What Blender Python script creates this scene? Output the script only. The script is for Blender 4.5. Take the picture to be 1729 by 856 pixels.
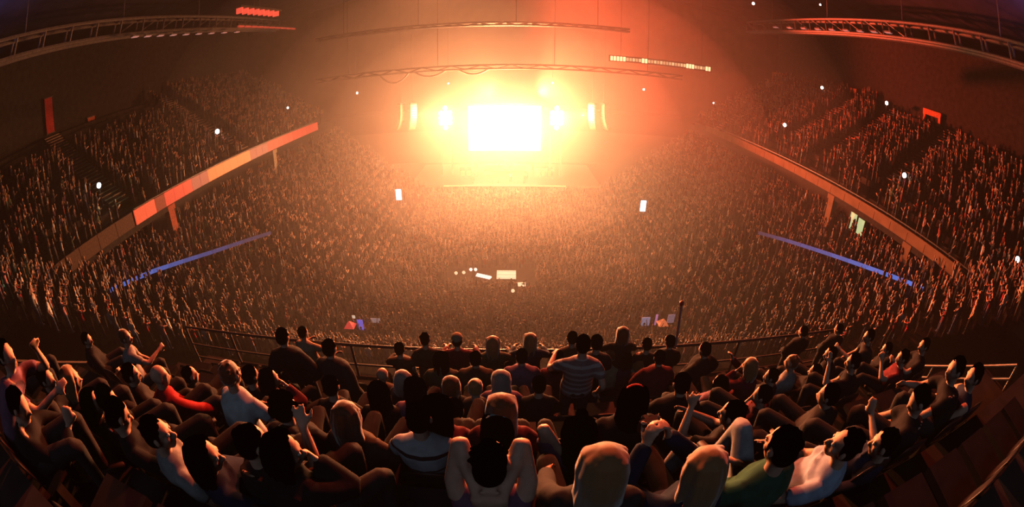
import bpy, bmesh, math, random
import numpy as np
from mathutils import Vector as V, Matrix

random.seed(7)
rng = np.random.default_rng(11)
for o in list(bpy.data.objects):
    bpy.data.objects.remove(o)
C = bpy.context.scene
COL = C.collection
R = math.radians
EYE = V((0, 0, 20.0))                       # eye height above the arena floor

# ------------------------------------------------------------------ camera (15 mm full-frame fisheye)
FPX, CXP, CYP, PITCH, ROLL = 720.0, 864.5, 428.0, R(25.6), R(0.25)
cam = bpy.data.cameras.new('camera')
cam_o = bpy.data.objects.new('camera', cam)
COL.objects.link(cam_o)
cam.type = 'PANO'
cam.sensor_fit = 'HORIZONTAL'
cam.sensor_width = 36.0
cam.lens = 15.0
try:
    cam.cycles.panorama_type = 'FISHEYE_EQUISOLID'
    cam.cycles.fisheye_lens = 36.0 * FPX / 1729.0
    cam.cycles.fisheye_fov = R(200)
except Exception:
    cam.panorama_type = 'FISHEYE_EQUISOLID'
    cam.fisheye_lens = 36.0 * FPX / 1729.0
    cam.fisheye_fov = R(200)
cam.clip_start = 0.05
cam.clip_end = 400
cam_o.matrix_world = Matrix.Translation(EYE) @ Matrix.Rotation(R(90) - PITCH, 4, 'X') @ Matrix.Rotation(ROLL, 4, 'Z')
C.camera = cam_o

# ------------------------------------------------------------------ view, world haze
C.view_settings.view_transform = 'Standard'
C.view_settings.look = 'None'
C.view_settings.gamma = 1.0
C.view_settings.exposure = 0.0
C.cycles.use_denoising = True
C.cycles.max_bounces = 4
C.cycles.diffuse_bounces = 0
C.cycles.volume_bounces = 0
C.cycles.sample_clamp_indirect = 4.0
HAZE_DENSITY, HAZE_G = 0.0006, 0.3
SMOKE_C, SMOKE_R = (-1.0, 54.0, 12.0), (25.0, 25.0, 15.0)   # stage smoke, thinning outwards
w = bpy.data.worlds.new('world')
C.world = w
w.use_nodes = True
nt = w.node_tree
nt.nodes.clear()
wo = nt.nodes.new('ShaderNodeOutputWorld')
bg = nt.nodes.new('ShaderNodeBackground')
bg.inputs[0].default_value = (0.004, 0.006, 0.016, 1)
bg.inputs[1].default_value = 1.0
vs = nt.nodes.new('ShaderNodeVolumeScatter')
vs.inputs['Color'].default_value = (1, 1, 1, 1)
vs.inputs['Density'].default_value = HAZE_DENSITY
vs.inputs['Anisotropy'].default_value = HAZE_G
nt.links.new(bg.outputs[0], wo.inputs['Surface'])
nt.links.new(vs.outputs[0], wo.inputs['Volume'])

# ------------------------------------------------------------------ lamps of the show
def lamp(kind, name, loc, energy, color, target=None, **k):
    d = bpy.data.lights.new(name, kind)
    d.energy = energy
    d.color = color
    for a, b in k.items():
        setattr(d, a, b)
    o = bpy.data.objects.new(name, d)
    COL.objects.link(o)
    o.location = loc
    if target is not None:
        o.rotation_euler = (V(target) - V(loc)).to_track_quat('-Z', 'Y').to_euler()
    return o

STAGE_X = -1.2
# amber washes rigged over the stage, pointing at the audience
lamp('SPOT', 'stage_wash_lamp', (STAGE_X, 64.0, 12.5), 34000, (1.0, 0.33, 0.13), (0, 5, 8), spot_size=R(115), spot_blend=1.0, shadow_soft_size=1.6)
o = lamp('AREA', 'video_screen_light', (STAGE_X, 71.6, 9.8), 28000, (1.0, 0.34, 0.13), (STAGE_X, 5, 12), shape='RECTANGLE', size=12.0, size_y=7.0, spread=R(80))
for bx in (-10.8, 7.8):
    lamp('SPOT', 'blinder_light', (bx, 68.4, 11.6), 170000, (1.0, 0.30, 0.10), (bx*.2, 3, 14.8), spot_size=R(40), spot_blend=0.9, shadow_soft_size=1.2)
# red wash throwing up and to the right over the side stand
lamp('SPOT', 'red_wash_lamp', (4.0, 66.0, 15.5), 280000, (1.0, 0.085, 0.03), (20, 30, 29), spot_size=R(64), spot_blend=0.6, shadow_soft_size=0.6)
lamp('SPOT', 'red_truss_lamp', (6.0, 40.0, 31.5), 85000, (1.0, 0.10, 0.035), (3, 3, 14), spot_size=R(62), spot_blend=0.9, shadow_soft_size=0.9)  # added out of view overhead to brighten hair tops and rims
lamp('SPOT', 'amber_truss_lamp', (-8.0, 40.0, 31.5), 40000, (1.0, 0.30, 0.10), (-2, 3, 14), spot_size=R(60), spot_blend=0.9, shadow_soft_size=0.9)  # unseen amber partner, added for the same hair rims
lamp('SPOT', 'amber_wash_lamp', (-3.0, 66.0, 15.5), 40000, (1.0, 0.28, 0.09), (-20, 30, 27), spot_size=R(80), spot_blend=0.6, shadow_soft_size=0.6)
# dim house light spilling from the concourse behind the top rows
lamp('AREA', 'concourse_lamp', (0, -9.0, 30.0), 150, (0.62, 0.78, 1.0), (0, 3, 18), shape='RECTANGLE', size=14.0, size_y=2.0)
# unseen blue fills added to tint the roof corners
for sx in (-1, 1):
    lamp('AREA', 'blue_roof_fill', (sx * 37, 10, 31.0), 130, (0.2, 0.35, 1.0), (sx * 34, 14, 40), shape='DISK', size=6.0)

# ------------------------------------------------------------------ projection helpers (frame of 1729 x 856)
def ray(px, py):
    u, v = px - CXP, CYP - py
    c, s = math.cos(ROLL), math.sin(ROLL)
    u, v = c * u - s * v, s * u + c * v
    r = math.hypot(u, v)
    th = 2 * math.asin(min(1, r / (2 * FPX)))
    k = math.sin(th) / max(r, 1e-9)
    a, b, ww = u * k, v * k, math.cos(th)
    return V((a, ww * math.cos(PITCH) + b * math.sin(PITCH), -ww * math.sin(PITCH) + b * math.cos(PITCH)))

def proj_np(P):
    P = P - np.array(EYE)[None, :]
    P = P / np.linalg.norm(P, axis=1)[:, None]
    ww = P[:, 1] * math.cos(PITCH) - P[:, 2] * math.sin(PITCH)
    b = P[:, 1] * math.sin(PITCH) + P[:, 2] * math.cos(PITCH)
    a = P[:, 0]
    th = np.arccos(np.clip(ww, -1, 1))
    r = 2 * FPX * np.sin(th / 2)
    h = np.hypot(a, b) + 1e-12
    u, v = a / h * r, b / h * r
    c, s = math.cos(ROLL), math.sin(ROLL)
    u, v = c * u + s * v, -s * u + c * v
    return CXP + u, CYP - v

def at_y(px, py, Y):
    d = ray(px, py)
    return EYE + d * (Y / d.y)

def at_x(px, py, X):
    d = ray(px, py)
    return EYE + d * (X / d.x)

def at_z(px, py, z):
    d = ray(px, py)
    return EYE + d * ((z - EYE.z) / d.z)

# ------------------------------------------------------------------ materials
MATS = {}
def mat(name, col, rough=0.7, var=0.25, scale=8.0, metal=0.0, emit=None, strength=0.0, sheen=0.0, bump=0.0, spec=0.3, sample=True):
    if name in MATS:
        return MATS[name]
    m = bpy.data.materials.new(name)
    m.use_nodes = True
    n = m.node_tree
    p = n.nodes['Principled BSDF']
    p.inputs['Roughness'].default_value = rough
    p.inputs['Metallic'].default_value = metal
    p.inputs['Specular IOR Level'].default_value = spec
    if sheen:
        p.inputs['Sheen Weight'].default_value = sheen
        p.inputs['Sheen Roughness'].default_value = 0.4
    tc = n.nodes.new('ShaderNodeTexCoord')
    no = n.nodes.new('ShaderNodeTexNoise')
    no.inputs['Scale'].default_value = scale
    no.inputs['Detail'].default_value = 4
    n.links.new(tc.outputs['Object'], no.inputs['Vector'])
    rp = n.nodes.new('ShaderNodeValToRGB')
    c = V(col)
    rp.color_ramp.elements[0].position = 0.3
    rp.color_ramp.elements[1].position = 0.7
    rp.color_ramp.elements[0].color = (*(c * (1 - var)), 1)
    rp.color_ramp.elements[1].color = (*[min(1, q) for q in c * (1 + var)], 1)
    n.links.new(no.outputs['Fac'], rp.inputs['Fac'])
    n.links.new(rp.outputs['Color'], p.inputs['Base Color'])
    if bump:
        b = n.nodes.new('ShaderNodeBump')
        b.inputs['Strength'].default_value = bump
        n.links.new(no.outputs['Fac'], b.inputs['Height'])
        n.links.new(b.outputs['Normal'], p.inputs['Normal'])
    if emit:
        p.inputs['Emission Color'].default_value = (*emit, 1)
        p.inputs['Emission Strength'].default_value = strength
        if not sample:
            m.cycles.emission_sampling = 'NONE'
    m['c'] = list(col)
    MATS[name] = m
    return m

def hair_mat(name, col):
    m = mat(name, col, 0.55, 0.5, 1.0, sheen=1.0, bump=0.5, spec=0.25)
    n = m.node_tree
    for q in n.nodes:
        if q.type == 'TEX_NOISE':
            mp = n.nodes.new('ShaderNodeMapping')
            mp.inputs['Scale'].default_value = (110, 110, 9)
            src = q.inputs['Vector'].links[0].from_socket
            n.links.new(src, mp.inputs['Vector'])
            n.links.new(mp.outputs['Vector'], q.inputs['Vector'])
    return m

def stripe_mat(name, a, b, period, duty, offset=0.0, rough=0.8):
    if name in MATS:
        return MATS[name]
    m = mat(name, a, rough)
    n = m.node_tree
    p = n.nodes['Principled BSDF']
    old = p.inputs['Base Color'].links[0].from_socket
    tc = n.nodes.new('ShaderNodeTexCoord')
    sx = n.nodes.new('ShaderNodeSeparateXYZ')
    n.links.new(tc.outputs['Object'], sx.inputs[0])
    ad = n.nodes.new('ShaderNodeMath'); ad.operation = 'ADD'; ad.inputs[1].default_value = offset
    n.links.new(sx.outputs['Z'], ad.inputs[0])
    dv = n.nodes.new('ShaderNodeMath'); dv.operation = 'DIVIDE'; dv.inputs[1].default_value = period
    n.links.new(ad.outputs[0], dv.inputs[0])
    fr = n.nodes.new('ShaderNodeMath'); fr.operation = 'FRACT'
    n.links.new(dv.outputs[0], fr.inputs[0])
    lt = n.nodes.new('ShaderNodeMath'); lt.operation = 'LESS_THAN'; lt.inputs[1].default_value = duty
    n.links.new(fr.outputs[0], lt.inputs[0])
    mx = n.nodes.new('ShaderNodeMix'); mx.data_type = 'RGBA'
    n.links.new(lt.outputs[0], mx.inputs['Factor'])
    n.links.new(old, mx.inputs['A'])
    mx.inputs['B'].default_value = (*b, 1)
    n.links.new(mx.outputs['Result'], p.inputs['Base Color'])
    return m

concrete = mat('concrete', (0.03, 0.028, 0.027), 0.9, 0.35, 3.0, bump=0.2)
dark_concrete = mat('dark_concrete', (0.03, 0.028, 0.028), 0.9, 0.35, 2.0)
back_paint = mat('back_wall_paint', (0.10, 0.07, 0.055), 0.9, 0.2, 0.6)
navy_roof = mat('navy_roof_sheet', (0.05, 0.06, 0.12), 0.8, 0.3, 0.4)
dark_steel = mat('dark_steel', (0.10, 0.095, 0.09), 0.5, 0.2, 5.0, metal=0.3)
grey_steel = mat('grey_steel', (0.20, 0.19, 0.20), 0.5, 0.2, 5.0, metal=0.2)
black_cloth = mat('black_drape', (0.02, 0.018, 0.018), 0.95, 0.2, 4.0)
black_plastic = mat('black_plastic', (0.025, 0.025, 0.028), 0.45, 0.2, 6.0)
seat_plastic = mat('seat_plastic', (0.02, 0.018, 0.02), 0.4, 0.25, 10.0)
stair_edge = mat('pale_stair_nosing', (0.55, 0.42, 0.30), 0.8, 0.2, 5.0)
fascia_tan = mat('tan_fascia_paint', (0.24, 0.155, 0.09), 0.8, 0.2, 1.0)
stage_floor = mat('stage_floor', (0.25, 0.2, 0.15), 0.5, 0.2, 2.0)

# ------------------------------------------------------------------ mesh helpers
class MB:
    """collects vertices and faces of one mesh"""
    def __init__(s):
        s.v = []; s.f = []
    def box(s, lo, hi):
        b = len(s.v)
        (x0, y0, z0), (x1, y1, z1) = lo, hi
        s.v += [(x0,y0,z0),(x1,y0,z0),(x1,y1,z0),(x0,y1,z0),(x0,y0,z1),(x1,y0,z1),(x1,y1,z1),(x0,y1,z1)]
        s.f += [tuple(b+i for i in q) for q in ((0,3,2,1),(4,5,6,7),(0,1,5,4),(1,2,6,5),(2,3,7,6),(3,0,4,7))]
        return s
    def obox(s, c, half, axes):
        b = len(s.v)
        a0, a1, a2 = [V(a) for a in axes]
        for dz in (-1, 1):
            for dx, dy in ((-1,-1),(1,-1),(1,1),(-1,1)):
                s.v.append(tuple(V(c) + a0*dx*half[0] + a1*dy*half[1] + a2*dz*half[2]))
        s.f += [tuple(b+i for i in q) for q in ((0,3,2,1),(4,5,6,7),(0,1,5,4),(1,2,6,5),(2,3,7,6),(3,0,4,7))]
        return s
    def tube(s, pts, rad, n=8, side=None):
        """closed tapered tube along pts; a radius is a number or (along side, across it)"""
        pts = [V(p) for p in pts]
        if not isinstance(rad, (list, tuple)):
            rad = [rad] * len(pts)
        b0 = len(s.v)
        N = len(pts)
        ref = V(side) if side is not None else None
        for i, p in enumerate(pts):
            t = (pts[min(i+1, N-1)] - pts[max(i-1, 0)])
            if t.length < 1e-9: t = V((0,0,1))
            t.normalize()
            if ref is None:
                ref = t.orthogonal()
            a = ref - t * ref.dot(t)
            if a.length < 1e-6: a = t.orthogonal()
            a.normalize()
            if side is None: ref = a
            c = t.cross(a)
            ra, rb = rad[i] if isinstance(rad[i], (list, tuple)) else (rad[i], rad[i])
            for k in range(n):
                q = 2*math.pi*k/n
                s.v.append(tuple(p + a*(ra*math.cos(q)) + c*(rb*math.sin(q))))
        for i in range(N-1):
            for k in range(n):
                k2 = (k+1) % n
                s.f.append((b0+i*n+k, b0+i*n+k2, b0+(i+1)*n+k2, b0+(i+1)*n+k))
        for i, sg in ((0, -1), (N-1, 1)):
            t = pts[min(i+1, N-1)] - pts[max(i-1, 0)]
            t.normalize()
            r = rad[i]; r = min(r) if isinstance(r, (list, tuple)) else r
            ci = len(s.v)
            s.v.append(tuple(pts[i] + t*sg*r*0.6))
            for k in range(n):
                k2 = (k+1) % n
                s.f.append((b0+i*n+k2, b0+i*n+k, ci) if sg < 0 else (b0+i*n+k, b0+i*n+k2, ci))
        return s
    def ell(s, c, r, M=None, nu=10, nv=6):
        b = len(s.v)
        c = V(c)
        def put(x, y, z):
            q = V((x*r[0], y*r[1], z*r[2]))
            if M is not None: q = M @ q
            s.v.append(tuple(c + q))
        put(0, 0, 1)
        for j in range(1, nv):
            a = math.pi*j/nv
            for i in range(nu):
                q = 2*math.pi*i/nu
                put(math.sin(a)*math.cos(q), math.sin(a)*math.sin(q), math.cos(a))
        put(0, 0, -1)
        last = len(s.v)-1
        for i in range(nu):
            i2 = (i+1) % nu
            s.f.append((b, b+1+i, b+1+i2))
            for j in range(nv-2):
                s.f.append((b+1+j*nu+i, b+1+(j+1)*nu+i, b+1+(j+1)*nu+i2, b+1+j*nu+i2))
            s.f.append((last, b+1+(nv-2)*nu+i2, b+1+(nv-2)*nu+i))
        return s
    def mesh(s, name, m=None, smooth=False):
        me = bpy.data.meshes.new(name)
        me.from_pydata(s.v, [], s.f)
        if m: me.materials.append(m)
        if smooth:
            me.polygons.foreach_set('use_smooth', [True]*len(me.polygons))
        me.update()
        return me
    def build(s, name, m=None, parent=None, smooth=False, loc=None):
        o = bpy.data.objects.new(name, s.mesh(name, m, smooth))
        COL.objects.link(o)
        if parent is not None: o.parent = parent
        if loc is not None: o.location = loc
        return o

def tag(o, label=None, cat=None, group=None, kind=None):
    if label: o['label'] = label
    if cat: o['category'] = cat
    if group: o['group'] = group
    if kind: o['kind'] = kind
    return o

def empty(name, loc=(0, 0, 0), rz=0.0):
    o = bpy.data.objects.new(name, None)
    o.empty_display_size = 0.1
    COL.objects.link(o)
    o.location = loc
    o.rotation_euler = (0, 0, rz)
    return o

def copy_tree(o, parent=None):
    c = o.copy()
    COL.objects.link(c)
    if parent is not None: c.parent = parent
    for ch in list(o.children):
        copy_tree(ch, c)
    return c

def share(name, me, parent=None, loc=None):
    o = bpy.data.objects.new(name, me)
    COL.objects.link(o)
    if parent is not None: o.parent = parent
    if loc is not None: o.location = loc
    return o

# ================================================================== STRUCTURE
MB().box((-60, -14, -0.5), (60, 90, 0)).build('floor', dark_concrete)['kind'] = 'structure'
MB().box((-60, 85, 0), (60, 85.6, 42)).build('wall_back', back_paint)['kind'] = 'structure'
MB().box((-60.6, -14, 0), (-60, 90, 42)).build('wall_outer_left', dark_concrete)['kind'] = 'structure'
MB().box((60, -14, 0), (60.6, 90, 42)).build('wall_outer_right', dark_concrete)['kind'] = 'structure'
MB().box((-60, -14.6, 0), (60, -14, 42)).build('wall_front', dark_concrete)['kind'] = 'structure'
mb = MB()
roof_v = [(-60, 33.0), (-34, 36.0), (0, 40.0), (34, 36.0), (60, 33.0)]
for (x0, z0), (x1, z1) in zip(roof_v[:-1], roof_v[1:]):
    b = len(mb.v)
    mb.v += [(x0,-15,z0),(x1,-15,z1),(x1,90,z1),(x0,90,z0),(x0,-15,z0+.5),(x1,-15,z1+.5),(x1,90,z1+.5),(x0,90,z0+.5)]
    mb.f += [tuple(b+i for i in q) for q in ((0,3,2,1),(4,5,6,7),(0,1,5,4),(1,2,6,5),(2,3,7,6),(3,0,4,7))]
mb.build('ceiling', navy_roof)['kind'] = 'structure'

# --- our own upper stand: steps of row n at y = 1.1 + 0.8 n
ROWY = lambda n: 1.1 + 0.8*n
TREAD = lambda n: EYE.z - 2.64 - 0.56*n
DECK_X = 7.0
us = empty('upper_terrace')
us['kind'] = 'structure'
for n in range(-9, 6):
    x = DECK_X
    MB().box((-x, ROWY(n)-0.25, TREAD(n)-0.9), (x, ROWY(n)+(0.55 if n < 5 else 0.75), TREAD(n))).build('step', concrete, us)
# --- side upper stands
DX, DZ, DS = 26.0, 13.56, 0.615
NSIDE = 17
for sx, nm in ((-1, 'left_terrace'), (1, 'right_terrace')):
    st = empty(nm)
    st['kind'] = 'structure'
    for k in range(NSIDE):
        x0, x1 = DX + 0.82*k, DX + 0.82*(k+1)
        z = DZ + DS*0.82*k
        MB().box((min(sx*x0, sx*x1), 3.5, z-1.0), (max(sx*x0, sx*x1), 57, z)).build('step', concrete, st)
    # back wall of the stand
    MB().box((min(sx*40.0, sx*40.4), 3.5, 16), (max(sx*40.0, sx*40.4), 57, 30)).build('panel', dark_concrete, st)
# --- walls under the side stands, behind the lower seating
MB().box((-28.4, 12.5, 0), (-28.0, 63, 12.6)).build('wall_left', dark_concrete)['kind'] = 'structure'
MB().box((28.0, 12.5, 0), (28.4, 63, 12.6)).build('wall_right', dark_concrete)['kind'] = 'structure'
# --- end balcony behind the stage
MB().box((-58, 79, 7.6), (58, 84.9, 11.4)).build('wall_end_balcony', black_cloth)['kind'] = 'structure'

# --- lower seating bowl: rows step up away from the floor rectangle |x|<13, y>26
BX, BY, BT, BR = 13.0, 23.5, 0.8, 0.56
def bowl_path():
    out = []
    for y in np.arange(62.5, 23.6, -3.0): out.append((-BX, y, -1.0, 0.0))
    for a in np.linspace(180, 270, 19): out.append((-BX, BY, math.cos(R(a)), math.sin(R(a))))
    for x in np.arange(-10, 10.1, 2.5): out.append((x, BY, 0.0, -1.0))
    for a in np.linspace(270, 360, 19): out.append((BX, BY, math.cos(R(a)), math.sin(R(a))))
    for y in np.arange(23.5+2, 63.0, 3.0): out.append((BX, y, 1.0, 0.0))
    return out
def s_max(x, y, nx, ny):
    if y > BY + .01 or abs(ny) < 0.05: return 15.0
    lim = 7.0 + 22.0*min(1, max(0, (abs(nx)-0.22)/0.3))
    if -ny > 0.62: return min(lim, 12.7/max(abs(nx), .1))
    return min(lim, 15.0/max(abs(nx), .3))
path = bowl_path()
bv, bf = [], []
for k in range(38):
    s0, s1, z0, z1 = k*BT, (k+1)*BT, k*BR, (k+1)*BR
    for i in range(len(path)-1):
        p, q = path[i], path[i+1]
        if s0 > min(s_max(*p), s_max(*q)): continue
        a = lambda pp, s, z: (pp[0]+pp[2]*s, pp[1]+pp[3]*s, z)
        b = len(bv)
        bv += [a(p,s0,z0), a(q,s0,z0), a(q,s0,z1), a(p,s0,z1), a(q,s1,z1), a(p,s1,z1)]
        bf += [(b,b+1,b+2,b+3), (b+3,b+2,b+4,b+5)]
bm_ = MB(); bm_.v, bm_.f = bv, bf
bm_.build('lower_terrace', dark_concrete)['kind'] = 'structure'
def bowl_z(x, y):
    dx, dy = max(abs(x)-BX, 0), max(BY-y, 0)
    s = math.hypot(dx, dy)
    return (math.floor(s/BT)+1)*BR if s > 0.01 else 0.0

# ================================================================== ROOF STEEL AND RIGGING
def truss_side(sx, label):
    X = sx*34.0
    t = tag(empty('roof_truss', (X, 10, 28.5)), label, 'truss')
    def part(nm, pts, r, n=6):
        m = MB()
        for a, b in pts: m.tube([V(a)-V((X,10,28.5)), V(b)-V((X,10,28.5))], r, n)
        return m.build(nm, grey_steel, t)
    for dx in (-0.6, 0.6):
        part('chord', [((X+dx, 9, 29.9), (X+dx, 56, 29.9))], 0.16)
        part('chord', [((X+dx, 9, 28.4), (X+dx, 56, 28.4))], 0.16)
    ys = [9.5 + 3.1*i for i in range(16)]
    for i, y in enumerate(ys):
        part('post', [((X-.6, y, 28.4), (X-.6, y+.35, 29.9)), ((X+.6, y, 28.4), (X+.6, y+.35, 29.9)), ((X-.6, y+.35, 29.9), (X+.6, y+.35, 29.9))], 0.11)
    for i, y in enumerate(ys[5:-1]):
        part('brace', [((X-.6, y, 28.4), (X-.6, y+3.1, 29.9))], 0.07)
    # fixings up to the roof
    for y in (14, 26, 38, 50):
        part('hanger', [((X, y, 29.9), (X, y, 36.1))], 0.06)
    part('walkway', [((X, 9, 28.35), (X, 56, 28.35))], 0.22)
    return t
truss_side(-1, 'ladder-like steel roof truss above the stand with the red parapet boards')
truss_side(1, 'ladder-like steel roof truss above the stand with the unlit tan parapet')
for sx, lab in ((-1, 'long thin dark roof beam below the ladder truss, red parapet side'), (1, 'long thin dark roof beam below the ladder truss, tan parapet side')):
    t = tag(empty('roof_beam', (sx*42, 10, 27.3)), lab, 'beam')
    MB().box((-.25, 0, -.15), (.25, 46, -.05)).build('flange', dark_steel, t)
    MB().box((-.25, 0, .25), (.25, 46, .35)).build('flange', dark_steel, t)
    MB().box((-.08, 0, -.05), (.08, 46, .25)).build('web', dark_steel, t)

# the dark truss above the stage with swagged cables, and the one nearer the roof
def cross_truss(p0, p1, Y, label, depth, mname):
    a, b = at_y(*p0, Y), at_y(*p1, Y)
    z = (a.z + b.z)/2
    t = tag(empty('rigging_truss', ((a.x+b.x)/2, Y, z)), label, 'truss')
    L = (b.x-a.x)/2
    tilt = (b.z-a.z)/2
    P = lambda u, dy, dz: V((u*L, dy, u*tilt+dz))
    for dy in (-.3, .3):
        for dz in (0, depth):
            MB().tube([P(-1, dy, dz), P(1, dy, dz)], 0.09, 6).build('chord', mname, t)
    n = 26
    for i in range(n):
        u0, u1 = -1+2*i/n, -1+2*(i+1)/n
        m = MB()
        for dy in (-.3, .3):
            m.tube([P(u0, dy, 0 if i % 2 else depth), P(u1, dy, depth if i % 2 else 0)], 0.045, 5)
        m.build('brace', mname, t)
    for u in (-.8, -.3, .3, .8):
        MB().tube([P(u, 0, depth), V((u*L, 0, 40.0-abs(u*L+(a.x+b.x)/2)*4/34-z))], 0.03, 5).build('hoist_chain', mname, t)
    return t, a, b
tr1, ta, tb = cross_truss((535, 140), (1150, 134), 44.0, 'dark rigging truss with swagged cables just above the stage', 0.4, black_plastic)
for k, (x0, x1, dip) in enumerate(((652, 702, 1.0), (712, 762, 0.55), (784, 830, 0.5))):
    u = lambda x: -1 + 2*(x-535)/(1150-535)
    pts = []
    L = (tb.x-ta.x)/2
    for i in range(9):
        q = i/8
        pts.append((L*(u(x0)+(u(x1)-u(x0))*q), 0, -0.05-dip*(1-(2*q-1)**2)))
    MB().tube(pts, 0.09, 6).build('cable', black_plastic, tr1)
cross_truss((535, 70), (1062, 54), 40.0, 'faint upper rigging truss, higher and nearer than the cabled one', 0.25, black_plastic)

# hanging strip sign with glowing cells (its text is not legible)
a, b = at_y(1030, 98, 44), at_y(1200, 117, 44)
sg = tag(empty('display_strip', a), 'thin hanging strip display glowing in amber cells above the stage', 'sign')
dirv = (b-a); Ls = dirv.length; ex = dirv.normalized()
up_ = V((0, 0, 1))
MB().obox(ex*Ls/2+V((0, .12, 0)), (Ls/2+.15, .1, .34), (ex, (0, 1, 0), up_)).build('housing', black_plastic, sg)
ncell = 34
for i in range(ncell):
    q = (i+.5)/ncell
    st = 1.1 if (q < .16 or .28 < q < .36 or .74 < q < .83 or q > .95) else (0.25 + 0.35*random.random())
    ht = 0.24 if st > 1 else 0.17
    mm = mat('amber_cell_%d' % int(st*10), (0.3, 0.2, 0.1), 0.6, emit=(1.0, 0.62, 0.30), strength=st*1.6, sample=False)
    MB().obox(ex*Ls*q, (Ls/ncell*.36, .03, ht), (ex, (0, 1, 0), up_)).build('lamp_cell', mm, sg)
for q in (.1, .9):
    pz = a + ex*Ls*q
    MB().tube([ex*Ls*q+V((0, .12, .3)), ex*Ls*q+V((0, .12, 40-abs(pz.x)*4/34-a.z-(ex*Ls*q).z*0))], 0.03, 5).build('cable', dark_steel, sg)

# lamp batten rows under the side trusses
def light_bar(p, label, group, col, st, size):
    t = tag(empty('light_bar', p), label, 'lamp', group)
    sx, sy, sz = size
    MB().box((-sx/2-.05, -sy/2-.05, 0), (sx/2+.05, sy/2+.05, .12)).build('housing', grey_steel, t)
    MB().box((-sx/2, -sy/2, -.06), (sx/2, sy/2, 0)).build('tube', mat('bar_glow_%s' % group[:6] + str(st), (.5, .4, .4), .5, emit=col, strength=st, sample=False), t)
    MB().tube([(0, 0, .12), (0, 0, .5)], .02, 5).build('bracket', dark_steel, t)
ORD = ['nearest', 'second nearest', 'third nearest', 'fourth nearest', 'middle', 'fourth farthest', 'third farthest', 'second farthest', 'farthest']
for i in range(9):
    p = at_x(228+(400-228)*i/8, 62-8*i/8, -32.0)
    light_bar(p, ORD[i] + ' small pink-lit light bar of the row under the truss, red parapet side', 'light bars under the truss, red side', (1.0, .42, .36), .35, (.35, .8, .1))
for i in range(9):
    p = at_x(1500+(1310-1500)*i/8, 55-9*i/8, 32.0)
    light_bar(p, ORD[i] + ' small pale light bar of the row under the truss, tan parapet side', 'light bars under the truss, tan side', (1.0, .55, .5), .22, (.35, .8, .1))
# red lamp bank
bk = tag(empty('lamp_bank', at_x(438, 18, -27.5)), 'bank of glowing red slats under the roof at the top of the picture', 'lamp')
MB().box((-.5, -4.4, .1), (.5, 4.4, .3)).build('tray', dark_steel, bk)
for i in range(8):
    MB().box((-.4, -4.1+i*1.1, -.5), (.4, -3.85+i*1.1, .1)).build('slat', mat('red_slat', (.5, .1, .08), .6, emit=(1, .09, .05), strength=.9, sample=False), bk)
MB().tube([(0, 0, .3), (0, 0, 36.7-bk.location.z)], .04, 5).build('hanger', dark_steel, bk)
bk = tag(empty('lamp_bank', at_x(455, 45, -33.2)), 'dull red strip of lamps fixed along the truss below the red slats', 'lamp')  # glow added to imitate red stage light on the truss
MB().box((-.15, -8.0, 0), (.15, 8.0, .25)).build('tray', dark_steel, bk)
for i in range(10):
    MB().box((-.14, -7.8+i*1.6, -.22), (.14, -6.6+i*1.6, 0)).build('lamp_cell', mat('dull_red_cell', (.4, .1, .08), .6, emit=(1, .09, .05), strength=.4, sample=False), bk)

# ================================================================== LAMPS SEEN AS WHITE POINTS
white_glow = mat('white_lamp_glow', (.8, .8, .8), .5, emit=(1.0, .9, .82), strength=9, sample=False)
cold_glow = mat('cold_lamp_glow', (.8, .8, .8), .5, emit=(.85, .95, 1.0), strength=10, sample=False)
def flood(p, label, r=0.22, m=None, hang=True, low=1.6):
    t = tag(empty('flood_lamp', p), label, 'lamp', None)
    d = (EYE-V(p)).normalized()
    M3 = d.to_track_quat('Y', 'Z').to_matrix()
    MB().tube([M3 @ V((0, -r*1.9, 0)), M3 @ V((0, -r*1.2, 0)), M3 @ V((0, 0, 0))], [r*.5, r*1.0, r*1.15], 10).build('housing', black_plastic, t)
    MB().ell(M3 @ V((0, r*.45, 0)), (r, r, r)).build('lens', m or white_glow, t, smooth=True)
    if hang == 'up':
        MB().tube([(0, 0, 0), (0, 0, 40.0-abs(p[0])*4/34-p[2])], .03, 5).build('hanger', dark_steel, t)
    elif hang:
        MB().tube([(0, 0, 0), (0, 0, -low)], .03, 5).build('post', dark_steel, t)
def on_side(px, py, sx, lift=1.6):
    d = ray(px, py)
    t = (DX*DS - (DZ-EYE.z) - lift)/(DS*abs(d.x) - d.z)
    return EYE + d*t
def on_bowl(px, py, lift):
    d = ray(px, py)
    t = 5.0
    while t < 90:
        p = EYE + d*t
        if p.z < bowl_z(p.x, p.y) + lift: break
        t += .1
    return p
flood(at_y(603, 157, 60), 'small white lamp under the long end of the cabled truss, red parapet side', .16, None, 'up')
flood(at_y(757, 141, 60), 'tiny pale lamp under the cabled truss, above the round stage light cluster, red parapet side', .1, None, 'up')
flood(at_y(933, 140, 60), 'tiny pale lamp under the cabled truss, above the round stage light cluster, tan parapet side', .1, None, 'up')
flood(at_y(1087, 151, 60), 'small pinkish lamp under the amber strip display', .15, None, 'up')
flood(at_y(1205, 174, 60), 'small pinkish lamp in the dark below the end of the amber strip display', .14, None, 'up')
flood(on_side(486, 182, -1), 'small white lamp over the far end of the red parapet', .14)
flood(on_side(367, 222, -1), 'bright white lamp standing among the crowd above the red parapet', .24, cold_glow)
flood(on_side(167, 313, -1), 'bright white lamp beside the striped aisle steps, above the red parapet', .20, cold_glow)
flood(on_side(1325, 211, 1), 'bright white lamp above the far end of the tan parapet', .2)
flood(on_side(1527, 296, 1), 'bright bluish lamp beside the aisle steps above the tan parapet', .2, cold_glow)
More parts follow.
